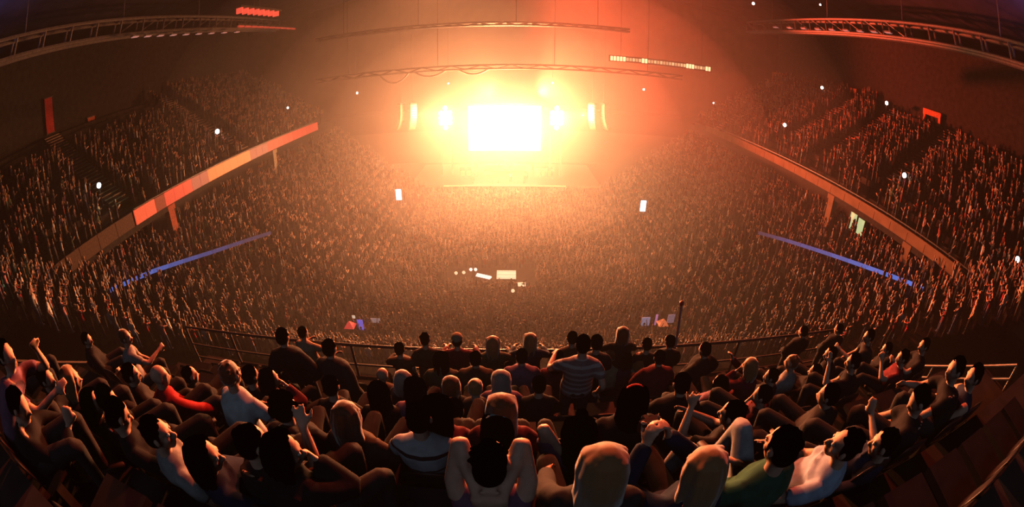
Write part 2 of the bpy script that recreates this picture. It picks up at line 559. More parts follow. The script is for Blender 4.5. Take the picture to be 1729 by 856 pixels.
flood(on_bowl(1718, 438, 1.5), 'bright bluish lamp at the picture edge by the corner stand', .17, cold_glow, True, 1.6)
flood(on_side(1388, 148, 1), 'white lamp at the head of an aisle along the rim of the far stand', .2)
flood(on_side(1497, 174, 1), 'pair-like white lamp at the rim of the stand, nearer than the other rim lamp', .2)
flood(at_y(1272, 6, 45), 'white lamp high in the roof at the top edge of the picture', .18, None, 'up')
flood(at_y(1385, 8, 38), 'smaller white lamp high in the roof beyond the truss top edge', .12, None, 'up')
# coloured spill of the vomitory lamps
for p, e in ((on_side(195, 325, -1, 2.2), 9), (on_side(18, 468, -1, 2.0), 6), (on_side(1510, 320, 1, 2.2), 3)):
    lamp('POINT', 'green_portal_lamp', p, e, (.25, 1.0, .5), shadow_soft_size=.2)
lamp('POINT', 'green_portal_lamp', on_bowl(1675, 425, 2.5), 3, (.25, 1.0, .5), shadow_soft_size=.2)

# ================================================================== PARAPETS OF THE SIDE STANDS
def led_state(px):
    if px < 262: return 'red_warm', (1.0, .105, .04), .72
    if px < 270: return 'red_dark', (.6, .05, .03), .12
    if px < 325: return 'red', (1.0, .06, .03), .62
    if px < 345: return 'red_grey', (.6, .17, .11), .4
    if px < 420: return 'orange', (1.0, .16, .035), 1.0
    if px < 455: return 'grey_red', (.5, .15, .1), .4
    return 'red', (1.0, .06, .03), .62
lb = tag(empty('led_parapet', (-26, 18, 13.0)), 'long parapet board glowing red and orange along the front of the stand', 'parapet')
y = 18.9
while y < 51.5:
    p = np.array([[-26.0, y+.6, 13.55]])
    px = proj_np(p)[0][0]
    nm, colr, st = led_state(px)
    mm = mat('board_'+nm, (.2, .05, .035), .5, emit=colr, strength=st*1.0, sample=False)
    MB().box((.02, y-18, 0), (.14, y-18+1.17, 1.05)).build('panel', mm, lb)
    y += 1.2
MB().box((-.1, .9, -.05), (.0, 33.6, 1.12)).build('backing', dark_steel, lb)
MB().box((-.15, .9, 1.12), (.16, 33.6, 1.18)).build('capping', dark_steel, lb)
lb2 = tag(empty('stand_parapet', (-26, 3.5, 13.0)), 'unlit dull brown parapet at the near end of the red parapet board', 'parapet')
for i in range(8):
    MB().box((0, i*1.9, 0), (.12, i*1.9+1.86, 1.05)).build('panel', mat('brown_board', (.12, .075, .055), .8), lb2)
rb = tag(empty('stand_parapet', (26, 3.5, 13.0)), 'tan painted parapet along the front of the stand, not lit', 'parapet')
for i in range(26):
    MB().box((-.12, i*1.9, 0), (0, i*1.9+1.86, 0.62)).build('panel', fascia_tan, rb)
MB().box((-.2, 0, .62), (0.05, 49.4, .78)).build('capping', fascia_tan, rb)
MB().box((-.16, 0, .95), (-.08, 49.4, 1.03)).build('rail', dark_steel, rb)
def pillar(px, py, sx, label, m):
    p = at_x(px, py, sx*26.35)
    t = tag(empty('pillar', (p.x, p.y, 9.4)), label, 'pillar', kind='thing')
    MB().box((-.3, -.35, -.6), (.3, .35, 3.1)).build('shaft', m, t)
    MB().box((-.38, -.45, 3.1), (.38, .45, 3.5)).build('cap', m, t)
pillar(285, 350, -1, 'short reddish pillar carrying the red parapet board', mat('red_pillar', (.45, .12, .07), .8))
pillar(460, 258, -1, 'pale pillar near the far end of the red parapet board', mat('pale_pillar', (.5, .5, .38), .8))
pillar(1405, 345, 1, 'tan pillar under the tan parapet, beside the lit doorway', fascia_tan)
pillar(1532, 425, 1, 'tan pillar at the near end of the tan parapet', fascia_tan)
# lit doorway under the tan stand
p = at_x(1447, 377, 27.9)
dw = tag(empty('lit_doorway', (27.9, p.y, p.z-1.0)), 'greenish-white lit double doorway below the tan parapet', 'door', kind='thing')
for dy, h in ((-.95, 1.55), (.15, 1.85)):
    MB().box((-.05, dy, 0), (-.01, dy+.85, h)).build('pane', mat('door_glow', (.6, .7, .4), .5, emit=(.72, .78, .36), strength=.75, sample=False), dw)
for dy in (-1.05, -.05, 1.05):
    MB().box((-.12, dy-.06, -.1), (0, dy+.06, 2.0)).build('jamb', black_plastic, dw)
MB().box((-.12, -1.1, 1.95), (0, 1.1, 2.1)).build('lintel', black_plastic, dw)
# blue strips along the lower seating
def blue_strip(pts, label):
    P = []
    for px, py in pts:
        d = ray(px, py)
        t = (EYE.z - 2.9 + .7*BX)/(.7*abs(d.x) - d.z)
        P.append(EYE + d*t)
    t = tag(empty('blue_light_strip', P[0]), label, 'light strip')
    nseg = 0
    Q = []
    for i in range(len(P)-1):
        for j in range(4): Q.append(P[i].lerp(P[i+1], j/4))
    Q.append(P[-1])
    for i in range(len(Q)-1):
        a, b = Q[i]-P[0], Q[i+1]-P[0]
        f = 1 - i/(len(Q)-1)
        st = round(.03 + .62*f**1.8, 2)
        ax = (b-a).normalized(); si = ax.cross(V((0, 0, 1))).normalized(); u = si.cross(ax)
        MB().obox((a+b)/2, ((b-a).length/2*.985, .06, .13), (ax, si, u)).build('panel', mat('blue_strip_%d' % int(st*100), (.1, .15, .4), .5, emit=(.16, .28, 1.0), strength=st, sample=False), t)
        if i % 3 == 0:
            MB().tube([a, a+V((0, 0, -2.3))], .05, 5).build('post', dark_steel, t)
blue_strip([(145, 510), (258, 458), (357, 426), (457, 393)], 'blue glowing strip running up through the crowd below the red parapet')
blue_strip([(1559, 487), (1432, 440), (1328, 406), (1281, 393)], 'blue glowing strip running up through the crowd below the tan parapet')

# aisles with pale step edges on the side stands
def aisle(Y, sx, k0, k1, label, m, w=1.5):
    t = tag(empty('aisle_stair', (sx*DX, Y, DZ)), label, 'stairs')
    for k in range(k0, k1):
        for h in (0, 1):
            x = (.82*(k+h*.5))
            z = DS*.82*(k+h*.5)
            lo, hi = sx*x, sx*(x+.41)
            MB().box((min(lo, hi), -w/2, z-.3+.01), (max(lo, hi), w/2, z+.255)).build('step', dark_concrete, t)
            lo, hi = sx*(x-.02), sx*(x+.10)
            MB().box((min(lo, hi), -w/2, z+.2), (max(lo, hi), w/2, z+.275)).build('nosing', m, t)
AISLES = {-1: [], 1: []}
aisle(19.0, -1, 2, 16, 'aisle steps with pale striped edges above the near end of the red parapet', stair_edge, 1.9); AISLES[-1].append(19.0)
aisle(36.0, -1, 1, 16, 'dim aisle steps halfway along the stand above the red parapet', stair_edge); AISLES[-1].append(36.0)
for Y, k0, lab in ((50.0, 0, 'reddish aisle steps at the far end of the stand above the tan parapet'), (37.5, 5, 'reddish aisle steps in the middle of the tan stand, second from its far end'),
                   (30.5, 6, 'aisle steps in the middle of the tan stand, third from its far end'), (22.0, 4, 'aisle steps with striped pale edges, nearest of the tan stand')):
    aisle(Y, 1, k0, 16, lab, mat('reddish_nosing', (.6, .3, .2), .8) if Y > 23 else stair_edge, 1.5); AISLES[1].append(Y)  # reddish nosing colour carries the red light on the farther stairs
# rim gates and banners along the top rows
def rim_gate(px, py, label, w, h, m, X=39.7):
    p = at_x(px, py, X)
    t = tag(empty('rim_gate', p), label, 'gate')
    for dy in (-w/2, w/2):
        MB().box((-.15, dy-.18, -h), (.15, dy+.18, .2)).build('jamb', m, t)
    MB().box((-.2, -w/2-.2, .1), (.2, w/2+.2, .65)).build('lintel', m, t)
orange_paint = mat('orange_gate_paint', (.75, .25, .12), .8)
rim_gate(1314, 130, 'reddish gate at the far top corner of the tan stand', 2.6, 1.2, orange_paint)
rim_gate(1440, 158, 'narrow reddish gate along the rim of the tan stand', 1.2, 2.2, orange_paint)
rim_gate(1574, 198, 'orange-lit gate on the rim of the tan stand, nearest one', 2.2, 1.8, orange_paint)
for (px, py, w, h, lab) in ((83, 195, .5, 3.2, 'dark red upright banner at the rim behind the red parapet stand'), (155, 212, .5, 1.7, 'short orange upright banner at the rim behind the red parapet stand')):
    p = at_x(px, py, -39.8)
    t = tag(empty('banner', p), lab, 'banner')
    MB().box((0, -w, -h/2), (.06, w, h/2)).build('cloth', mat('banner_'+str(px), (.55, .05, .05) if px < 100 else (.8, .2, .1), .8), t)  # red light on these uprights is put into the cloth colour
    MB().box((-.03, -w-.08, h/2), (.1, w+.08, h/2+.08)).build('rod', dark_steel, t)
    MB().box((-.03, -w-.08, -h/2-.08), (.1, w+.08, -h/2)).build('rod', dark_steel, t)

# ================================================================== STAGE
SY = 62.9
stg = tag(empty('stage', (STAGE_X, SY, 0)), 'wide raised concert stage under the bright screen', 'stage')
MB().box((-15, 0, 1.2), (15, 14, 1.5)).build('deck', stage_floor, stg)
MB().box((-15, .1, 0), (15, 14, 1.2)).build('skirt', black_cloth, stg)
MB().box((-9.5, -.03, 1.34), (9.5, .0, 1.48)).build('lit_edge', mat('stage_edge', (.8, .6, .3), .5, emit=(1, .7, .3), strength=.8, sample=False), stg)
MB().box((-3.5, 5.5, 1.5), (3.5, 9.5, 2.3)).build('riser', black_cloth, stg)
a, b = at_y(790, 179, 72), at_y(914, 179, 72)
c_ = at_y(850, 254, 72)
sc_x0, sc_x1, sc_z1, sc_z0 = a.x, b.x, a.z, c_.z
scr = tag(empty('video_screen', ((sc_x0+sc_x1)/2, 72, sc_z0)), 'blazing white video wall at the back of the stage', 'screen')
W2, H2 = (sc_x1-sc_x0)/2, sc_z1-sc_z0
screen_glow = mat('screen_glow', (.9, .9, .9), .5, emit=(1.0, .74, .42), strength=3.0)
nxp, nzp = 8, 5
tile = MB().box((-W2/nxp*.99, -.05, 0), (W2/nxp*.99, .05, H2/nzp*.99)).mesh('screen_tile', screen_glow)
for i in range(nxp):
    for j in range(nzp):
        share('panel', tile, scr, (-W2+W2/nxp*(2*i+1), 0, j*H2/nzp))
MB().box((-W2-.3, .06, -.3), (W2+.3, .5, H2+.3)).build('frame', dark_steel, scr)
for u in (-.8, .8):
    MB().box((u*W2-.2, .1, 1.5-sc_z0), (u*W2+.2, .5, -.25)).build('leg', dark_steel, scr)
blind_glow = mat('blinder_glow', (.9, .9, .9), .5, emit=(1.0, .74, .40), strength=8.0)
for px, lab in ((752, 'tall cluster of blinding white lamps beside the video wall, red parapet side'), (940, 'tall cluster of blinding white lamps beside the video wall, tan parapet side')):
    p = at_y(px, 199, 69)
    t = tag(empty('blinder_tower', (p.x, 69, p.z)), lab, 'lamp')
    MB().box((-1.15, .1, -2.0), (1.15, .4, 2.0)).build('frame', dark_steel, t)
    for i in range(3):
        for j in range(5):
            if i != 1 and j in (0, 4): continue
            MB().ell((-.72+.72*i, 0, -1.6+.8*j), (.37, .2, .42), None, 10, 6).build('lamp', blind_glow, t, smooth=True)
    for dx in (-.9, .9):
        MB().tube([(dx, .25, -2.0), (dx, .25, 1.5-p.z)], .12, 6).build('mast', dark_steel, t)
# curved loudspeaker columns
cab_m = mat('cabinet_grille', (.85, .62, .4), .6, .2, 20)  # pale tone stands in for light on the column edges; also amplifier grilles
for px0, yaw, lab in ((678, 60, 'outer curved column of hung loudspeakers, red parapet side'), (697, 35, 'inner curved column of hung loudspeakers, red parapet side'),
                      (1000, -35, 'inner curved column of hung loudspeakers, tan parapet side'), (1019, -60, 'outer curved column of hung loudspeakers, tan parapet side')):
    p = at_y(px0, 176, 61)
    t = tag(empty('line_array', p, R(-yaw)*-1), lab, 'loudspeaker')
    pos = V((0, 0, 0)); ang = 0.0
    # local -y faces the audience; the column hooks back as it goes down
    for i in range(11):
        ang = R(1.2*i + .25*i*i)
        dz = V((0, math.sin(ang), -math.cos(ang)))
        cpos = pos + dz*.18
        ax = (V((1, 0, 0)), V((0, math.cos(ang), math.sin(ang))), -dz)
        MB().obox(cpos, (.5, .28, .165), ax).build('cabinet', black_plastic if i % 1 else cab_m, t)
        pos = pos + dz*.36
    MB().box((-.5, -.3, .02), (.5, .4, .2)).build('bumper', dark_steel, t)
    MB().tube([(0, 0, .2), (0, 0, 40.0-abs(p.x)*4/34-p.z)], .04, 5).build('hoist_chain', dark_steel, t)
for ax in (-12.4, 10.0):
    lamp('POINT', 'stage_side_lamp', (ax, 60.2, 13.0), 1800, (1.0, .62, .3), shadow_soft_size=.3)  # fill added to brighten the inner edges of the loudspeaker columns
# back line gear
def gear_box(x, y, wx, wz, label, nm, z0=1.5):
    t = tag(empty(nm, (x, y, z0)), label, 'amplifier', 'amplifiers on the stage')
    MB().box((-wx/2, 0, 0), (wx/2, .4, wz)).build('cabinet', black_plastic, t)
    MB().box((-wx/2+.05, -.02, .06), (wx/2-.05, 0, wz*.7)).build('grille', cab_m, t)
    MB().box((-wx/2+.05, -.02, wz*.75), (wx/2-.05, 0, wz-.05)).build('control_panel', grey_steel, t)
for x, q in ((-8.2, 'outermost'), (-7.2, 'middle'), (-6.2, 'innermost'), (4.2, 'innermost'), (5.2, 'middle'), (6.2, 'outermost')):
    gear_box(x, 68.0, .85, 1.5, q + ' amplifier of three beside the drum riser, %s parapet side' % ('red' if x < 0 else 'tan'), 'amplifier')
dk = tag(empty('drum_kit', (STAGE_X, 69.5, 2.3)), 'drum kit on the riser below the video wall', 'drum kit')
drum_m = mat('drum_shell', (.5, .3, .2), .4)
MB().tube([(0, -.6, .32), (0, -.15, .32)], .32, 14).build('bass_drum', drum_m, dk)
for x, y, z in ((-.35, -.45, .75), (.35, -.45, .75), (.75, 0, .45), (-.75, -.1, .5)):
    MB().tube([(x, y, z), (x, y, z+.22)], .19, 12).build('drum', drum_m, dk)
for x, y, z in ((-.9, -.4, 1.15), (.9, -.4, 1.2), (1.2, 0, 1.0), (-1.15, 0, .9)):
    MB().tube([(x, y, z), (x, y, z+.02)], [.26, .26], 14).build('cymbal', mat('brass', (.8, .55, .2), .3, metal=.8), dk)
    MB().tube([(x, y, 0), (x, y, z)], .02, 5).build('stand', dark_steel, dk)
for x, q in ((-5.0, 'on the red parapet side'), (-1.0, 'in the middle, nearest the singer'), (3.0, 'on the tan parapet side')):
    t = tag(empty('microphone_stand', (STAGE_X+x, 64.2, 1.5)), 'microphone stand at the front of the stage ' + q, 'microphone', 'microphone stands')
    MB().tube([(0, 0, 0), (0, 0, 1.4)], .02, 6).build('pole', dark_steel, t)
    MB().tube([(0, 0, 0), (0, 0, .04)], .16, 10).build('base', dark_steel, t)
    MB().ell((0, .0, 1.45), (.035, .035, .05), None, 6, 4).build('microphone', black_plastic, t)
# delay monitors glowing among the crowd
for px, py, Y, lab in ((673, 327, 48, 'small bright white screen on a post in the crowd, red parapet side'), (1086, 346, 46, 'small bright bluish-white screen on a post in the crowd, tan parapet side')):
    p = at_y(px, py, Y)
    t = tag(empty('monitor_screen', (p.x, p.y, p.z-.8)), lab, 'screen')
    MB().box((-.34, -.04, 0), (.34, 0, 1.35)).build('panel', mat('monitor_glow', (.8, .85, .9), .5, emit=(.75, .85, 1.0), strength=2.6, sample=False), t)
    MB().box((-.42, 0, -.08), (.42, .12, 1.43)).build('frame', black_plastic, t)
    MB().tube([(0, .06, -.05), (0, .06, -(p.z-.8-bowl_z(p.x, p.y)))], .06, 6).build('post', dark_steel, t)
# mixing position in the middle of the floor
warm_glow = mat('desk_glow', (.8, .7, .5), .5, emit=(1.0, .72, .42), strength=1.0, sample=False)
pink_glow = mat('desk_glow_pale', (.8, .7, .7), .5, emit=(1.0, .78, .72), strength=1.3, sample=False)
def foh(px, py): return at_z(px, py, 1.5)
plat = tag(empty('mixing_platform', (at_z(828, 470, .5).x, at_z(828, 470, .5).y, 0)), 'low dark platform of the mixing position in the middle of the crowd', 'platform')
MB().box((-4.2, -2.2, .35), (4.2, 2.2, .5)).build('deck', dark_concrete, plat)
MB().box((-4.2, -2.15, 0), (4.2, 2.15, .35)).build('skirt', black_cloth, plat)
def desk(px, py, wx, dy, label, m, slope=.25, rows=1, nm='mixing_desk', cat='mixing desk', rz=0.0):
    p = foh(px, py)
    t = tag(empty(nm, (p.x, p.y, .5), rz), label, cat)
    MB().box((-wx/2, -dy/2, .75), (wx/2, dy/2, .82)).build('table', dark_steel, t)
    for sx in (-1, 1):
        for sy in (-1, 1):
            MB().box((sx*(wx/2-.08)-.04, sy*(dy/2-.08)-.04, 0), (sx*(wx/2-.08)+.04, sy*(dy/2-.08)+.04, .75)).build('leg', dark_steel, t)
    for r_ in range(rows):
        y0 = -dy/2 + dy*r_/rows; y1 = y0 + dy/rows*.62
        m2 = MB(); b = 0
        z0, z1 = .84+slope*(r_/rows), .84+slope*((r_+.8)/rows)
        m2.v = [(-wx/2, y0, z0), (wx/2, y0, z0), (wx/2, y1, z1), (-wx/2, y1, z1), (-wx/2, y0, .82), (wx/2, y0, .82), (wx/2, y1, .82), (-wx/2, y1, .82)]
        m2.f = [(0, 1, 2, 3), (4, 7, 6, 5), (0, 4, 5, 1), (1, 5, 6, 2), (2, 6, 7, 3), (3, 7, 4, 0)]
        m2.build('lit_surface', m, t)
desk(817, 464, 1.45, .55, 'slanting pale-lit mixing desk, left of the striped lit table', pink_glow, .2, 1, rz=R(-24))
desk(855, 463, 1.75, 1.15, 'striped table of lit equipment in the mixing position', warm_glow, .35, 3, 'equipment_table', 'table')
desk(881, 477, .7, .75, 'small square lit table at the corner of the mixing position', warm_glow, .15, 1, 'equipment_table', 'table')
for px, py, lab, m in ((770, 461, 'outermost small desk lamp of the mixing position', warm_glow), (783, 460, 'second small desk lamp of the mixing position', warm_glow), (795, 455, 'pale desk lamp beside the slanting mixing desk', pink_glow),
                    (803, 455, 'pale desk lamp nearest the slanting mixing desk', pink_glow), (866, 491, 'lone round lamp in front of the mixing position', warm_glow)):
    p = foh(px, py)
    t = tag(empty('desk_lamp', (p.x, p.y, 1.5)), lab, 'lamp')
    MB().ell((0, 0, 0), (.16, .12, .17), None, 8, 5).build('bulb', m, t)
    MB().tube([(0, .08, -.1), (0, .12, -1.0)], .025, 5).build('stem', dark_steel, t)
    MB().tube([(0, .12, -1.5), (0, .12, -1.0)], .06, 6).build('pole', dark_steel, t)
# stalls at the back of the floor; canopy cloth emits to look lit
def stall(px, py, label, m, size, lamp_m=None):
    p = at_z(px, py, 1.6)
    t = tag(empty('stall', (p.x, p.y, 0)), label, 'stall')
    sx, sy, sz = size
    b = MB()
    b.v = [(-sx, -sy, 1.5), (sx, -sy, 1.5), (sx, sy, 1.5), (-sx, sy, 1.5), (0, 0, 1.5+sz)]
    b.f = [(0, 1, 4), (1, 2, 4), (2, 3, 4), (3, 0, 4), (3, 2, 1, 0)]
    b.build('canopy', m, t)
    for dx in (-1, 1):
        for dy in (-1, 1):
            MB().tube([(dx*sx*.9, dy*sy*.9, 0), (dx*sx*.9, dy*sy*.9, 1.5)], .03, 5).build('pole', dark_steel, t)
    MB().box((-sx*.8, -sy*.8, .7), (sx*.8, sy*.2, .8)).build('counter', dark_steel, t)
stall(591, 549, 'small stall under a red canopy behind the crowd, beside a blue glow', mat('red_canopy', (.8, .05, .06), .6, emit=(1, .07, .06), strength=.45, sample=False), (.42, .4, .5))
stall(1119, 545, 'small stall under an orange canopy behind the crowd', mat('orange_canopy', (.9, .25, .1), .6, emit=(1, .2, .07), strength=.5, sample=False), (.42, .4, .5))
for px, py, lab, m, s_ in ((609, 549, 'blue glowing board beside the red canopy', mat('blue_board', (.1, .1, .5), .5, emit=(.18, .16, .9), strength=.5, sample=False), (.24, .5)),
                       (597, 535, 'small white board above the red canopy', mat('pale_board', (.7, .6, .5), .5, emit=(1, .8, .6), strength=.5, sample=False), (.13, .13)),
                       (634, 541, 'dim mauve board beside the blue glowing board', mat('mauve_board', (.5, .4, .45), .5, emit=(.6, .45, .45), strength=.25, sample=False), (.4, .2)),
                       (1108, 540, 'mauve glowing board beside the orange canopy', mat('violet_board', (.5, .3, .6), .5, emit=(.6, .25, .6), strength=.4, sample=False), (.09, .5)),
                       (1090, 543, 'bluish-white board on the far side of the mauve board', mat('ice_board', (.6, .6, .8), .5, emit=(.4, .38, .6), strength=.3, sample=False), (.35, .4)),
                       (1133, 538, 'dim lilac board past the orange canopy', mat('lilac_board', (.4, .3, .4), .5, emit=(.45, .3, .4), strength=.25, sample=False), (.3, .4))):
    p = at_z(px, py, 1.5)
    t = tag(empty('display_board', (p.x, p.y, 0)), lab, 'sign')
    MB().box((-s_[0], -.03, 1.5-s_[1]), (s_[0], .03, 1.5+s_[1])).build('panel', m, t)
    MB().tube([(0, .05, 0), (0, .05, 1.5)], .04, 5).build('post', dark_steel, t)

# ================================================================== RAILS OF OUR STAND
def rail(pts, label, m, z_low=None, posts=7, r=.028):
    t = tag(empty('guard_rail', pts[0]), label, 'railing')
    P = [V(p)-V(pts[0]) for p in pts]
    def on(q):
        seg = q*(len(P)-1); i = min(int(seg), len(P)-2)
        return P[i].lerp(P[i+1], seg-i)
    MB().tube([P[0], P[-1]], r, 8).build('top_rail', m, t)
    MB().tube([P[0]+V((0, 0, -.45)), P[-1]+V((0, 0, -.45))], r*.7, 6).build('mid_rail', m, t)
    MB().tube([P[0]+V((0, 0, -.8)), P[-1]+V((0, 0, -.8))], r*.7, 6).build('low_rail', m, t)
    for i in range(posts):
        p = P[0].lerp(P[-1], i/(posts-1))
        MB().tube([p, p+V((0, 0, -(z_low or 1.0)))], r*.9, 6).build('post', m, t)
rail_m = mat('rail_paint', (.08, .06, .05), .5)
T5 = TREAD(5)
rail([(-7, 5.52, T5+1.02), (0, 5.52, T5+1.02)], 'dark guard rail at the front of the upper stand, red parapet half', rail_m, 1.02, 6)
rail([(0.05, 5.52, T5+1.02), (7, 5.52, T5+1.02)], 'dark guard rail at the front of the upper stand, tan parapet half', rail_m, 1.02, 6)
for sx, lab in ((-1, 'low sloping side rail of the upper stand, red parapet side'), (1, 'low sloping side rail of the upper stand with pale bars, tan parapet side')):
    t = tag(empty('side_rail', (sx*6.9, 0, 0)), lab, 'railing')
    m_ = mat('pale_rail', (.3, .28, .25), .5) if sx > 0 else rail_m
    for dz in (.22, .46):
        MB().tube([(0, ROWY(0), TREAD(0)+dz), (0, ROWY(3), TREAD(3)+dz)], .022, 6).build('bar', m_, t)
    for n in range(0, 4):
        MB().tube([(0, ROWY(n), TREAD(n)), (0, ROWY(n), TREAD(n)+.46)], .02, 6).build('post', m_, t)
# post standing at the rail, pink light put into its shaft colour
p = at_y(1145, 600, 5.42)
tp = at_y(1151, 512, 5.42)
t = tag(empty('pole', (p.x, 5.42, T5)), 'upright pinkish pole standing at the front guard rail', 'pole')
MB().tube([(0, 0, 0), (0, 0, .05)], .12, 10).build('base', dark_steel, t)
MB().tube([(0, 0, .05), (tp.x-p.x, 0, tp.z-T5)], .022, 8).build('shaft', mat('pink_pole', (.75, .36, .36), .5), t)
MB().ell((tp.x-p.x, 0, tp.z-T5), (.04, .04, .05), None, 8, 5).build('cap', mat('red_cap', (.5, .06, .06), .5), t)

# stage smoke banks: dense at the stage, thinner around it
for f, dn in ((.5, .0030), (.9, .0038), (1.3, .0038), (1.7, .0022)):
    hm = bpy.data.materials.new('stage_smoke')
    hm.use_nodes = True
    n_ = hm.node_tree
    n_.nodes.clear()
    out = n_.nodes.new('ShaderNodeOutputMaterial')
    sc_ = n_.nodes.new('ShaderNodeVolumeScatter')
    sc_.inputs['Density'].default_value = dn
    sc_.inputs['Anisotropy'].default_value = HAZE_G
    n_.links.new(sc_.outputs[0], out.inputs['Volume'])
    hm.cycles.homogeneous_volume = True
    o = MB().ell((0, 0, 0), [q*f for q in SMOKE_R], None, 32, 20).build('haze', hm, None, True, SMOKE_C)
    tag(o, 'glowing smoke haze hanging around the stage and over the crowd before it', 'haze', 'stage smoke', 'stuff')

# ================================================================== CROWD (far people: one joined mesh per area)
def mat_attr(name, rough=.75, sheen=.1):
    m = bpy.data.materials.new(name)
    m.use_nodes = True
    n = m.node_tree
    p = n.nodes['Principled BSDF']
    p.inputs['Roughness'].default_value = rough
    p.inputs['Specular IOR Level'].default_value = .3
    at = n.nodes.new('ShaderNodeAttribute')
    at.attribute_name = 'col'
    n.links.new(at.outputs['Color'], p.inputs['Base Color'])
    return m
crowd_mat = mat_attr('crowd_cloth_and_skin')

def fig(variant, fine):
    """low figure standing, facing +y; returns verts, faces, part id per vertex (0 skin, 1 top, 2 trousers, 3 hair)"""
    m = MB(); part = []
    def add(f, pid):
        b = len(m.v); f(); part.extend([pid]*(len(m.v)-b))
    n = 6 if fine else 4
    add(lambda: m.tube([(0, 0, .86), (0, -.01, 1.1), (0, 0, 1.32), (0, 0, 1.46)], [(.16, .1), (.15, .1), (.2, .115), (.1, .07)], n, (1, 0, 0)), 1)
    add(lambda: m.tube([(0, 0, .02), (0, 0, .9)], [(.13, .06), (.16, .09)], 4, (1, 0, 0)), 2)
    for s in (-1, 1):
        up = (variant in (1, 3)) or (variant == 2 and s > 0)
        if variant == 4: a = [(s*.2, 0, 1.38), (s*.25, .1, 1.12), (s*.03, .34, 1.26)]
        elif up: a = [(s*.2, 0, 1.38), (s*.29, .12, 1.52), (s*.2, .12, 1.9)]
        else: a = [(s*.2, 0, 1.38), (s*.25, -.02, 1.12), (s*.22, .1, .88)]
        if fine:
            add(lambda: m.tube(a[:2], [.055, .045], 4), 1)
            add(lambda: m.tube(a[1:], [.042, .036], 4), 0)
        else:
            add(lambda: m.tube(a, [.055, .045, .036], 3), 0 if up or variant == 4 else 1)
    add(lambda: m.tube([(0, 0, 1.44), (0, .01, 1.56)], .05, 3), 0)
    add(lambda: m.ell((0, .02, 1.61), (.078, .09, .115), None, 6 if fine else 5, 4 if fine else 3), 0)
    add(lambda: m.ell((0, -.015, 1.645), (.088, .095, .1), None, 6 if fine else 5, 4 if fine else 3), 3)
    if variant in (0, 3):
        add(lambda: m.tube([(0, -.04, 1.66), (0, -.08, 1.5), (0, -.09, 1.36)], [(.08, .05), (.1, .045), (.07, .03)], 4, (1, 0, 0)), 3)
    tris = []
    for f in m.f:
        for i in range(1, len(f)-1): tris.append((f[0], f[i], f[i+1]))
    return np.array(m.v, float), np.array(tris, int), np.array(part)
FIGS = [fig(v, True) for v in range(5)]
FIGS_FAR = [fig(v, False) for v in range(5)]

SHIRT = np.array([(.02,.02,.025),(.03,.03,.04),(.05,.05,.06),(.30,.28,.28),(.25,.04,.04),(.04,.06,.14),(.12,.1,.09),(.5,.48,.46),(.18,.12,.06),(.06,.1,.07),(.35,.2,.2),(.1,.05,.1)])
SKIN = np.array([(.55,.34,.25),(.48,.28,.2),(.6,.4,.3),(.38,.22,.15)])
HAIR = np.array([(.02,.014,.01),(.05,.03,.018),(.09,.05,.025),(.3,.2,.1),(.015,.012,.012)])
TROU = np.array([(.02,.022,.03),(.04,.05,.09),(.03,.03,.03),(.12,.1,.08)])

def crowd_points():
    pts = []
    # floor
    for y in np.arange(24.0, 61.5, .62):
        for x in np.arange(-12.6, 12.7, .52):
            pts.append((x+rng.normal(0, .1), y+rng.normal(0, .12), 0.0, 0.0, 'floor'))
    # bowl
    for k in range(38):
        s = (k+.5)*BT
        for sx in (-1, 1):
            if s < 14.5:
                for y in np.arange(23.6, 62, .56): pts.append((sx*(BX+s)+rng.normal(0, .06), y+rng.normal(0, .1), (k+1)*BR, sx*35, 'bowl'))
        nar = max(2, int(s*math.pi/2/.56))
        for sx in (-1, 1):
            for a in np.linspace(0, 90, nar):
                nx, ny = math.cos(R(a)), -math.sin(R(a))
                if s+.3 > s_max(0, BY, nx, ny): continue
                pts.append((sx*(BX+nx*s)+rng.normal(0, .06), BY+ny*s+rng.normal(0, .06), (k+1)*BR, sx*(35*(1-a/90)), 'bowl'))
        if s < 6.7:
            for x in np.arange(-13, 13.1, .56): pts.append((x+rng.normal(0, .08), BY-s, (k+1)*BR, 0, 'bowl'))
    for sx, nm in ((-1, 'left'), (1, 'right')):
        for k in range(NSIDE):
            for y in np.arange(4.5, 56.5, .56):
                if any(abs(y-q) < 1.1 for q in AISLES[sx]): continue
                if k >= NSIDE - (5 if sx < 0 else 3) and y < 34: continue
                pts.append((sx*(DX+.82*(k+.45)), y+rng.normal(0, .08), DZ+DS*.82*k, sx*40, nm))
    return pts
CP = crowd_points()
occ = {'floor': .93, 'bowl': .88, 'left': .72, 'right': .72}
keep = []
for p in CP:
    x, y, z, yaw, zone = p
    if rng.random() > occ[zone]: continue
    # clear the mixing platform, stalls, screens
    if zone == 'floor' and abs(x-plat.location.x) < 4.3 and abs(y-plat.location.y) < 2.3: continue
    keep.append(p)
P = np.array([(p[0], p[1], p[2]+1.5) for p in keep])
px, py = proj_np(P)
vis = (px > -15) & (px < 1744) & (py > -10) & (py < 640)
obst = [(o.location.x, o.location.y) for o in bpy.data.objects if o.parent is None and o.name.split('.')[0] in ('stall', 'display_board', 'monitor_screen', 'desk_lamp')]
keep = [(p, float(np.linalg.norm(P[i]-np.array(EYE))), px[i], py[i]) for i, p in enumerate(keep) if vis[i] and not any((p[0]-ox)**2+(p[1]-oy)**2 < .3 and p[4] != 'left' and p[4] != 'right' for ox, oy in obst)]
print('CROWD', len(keep))

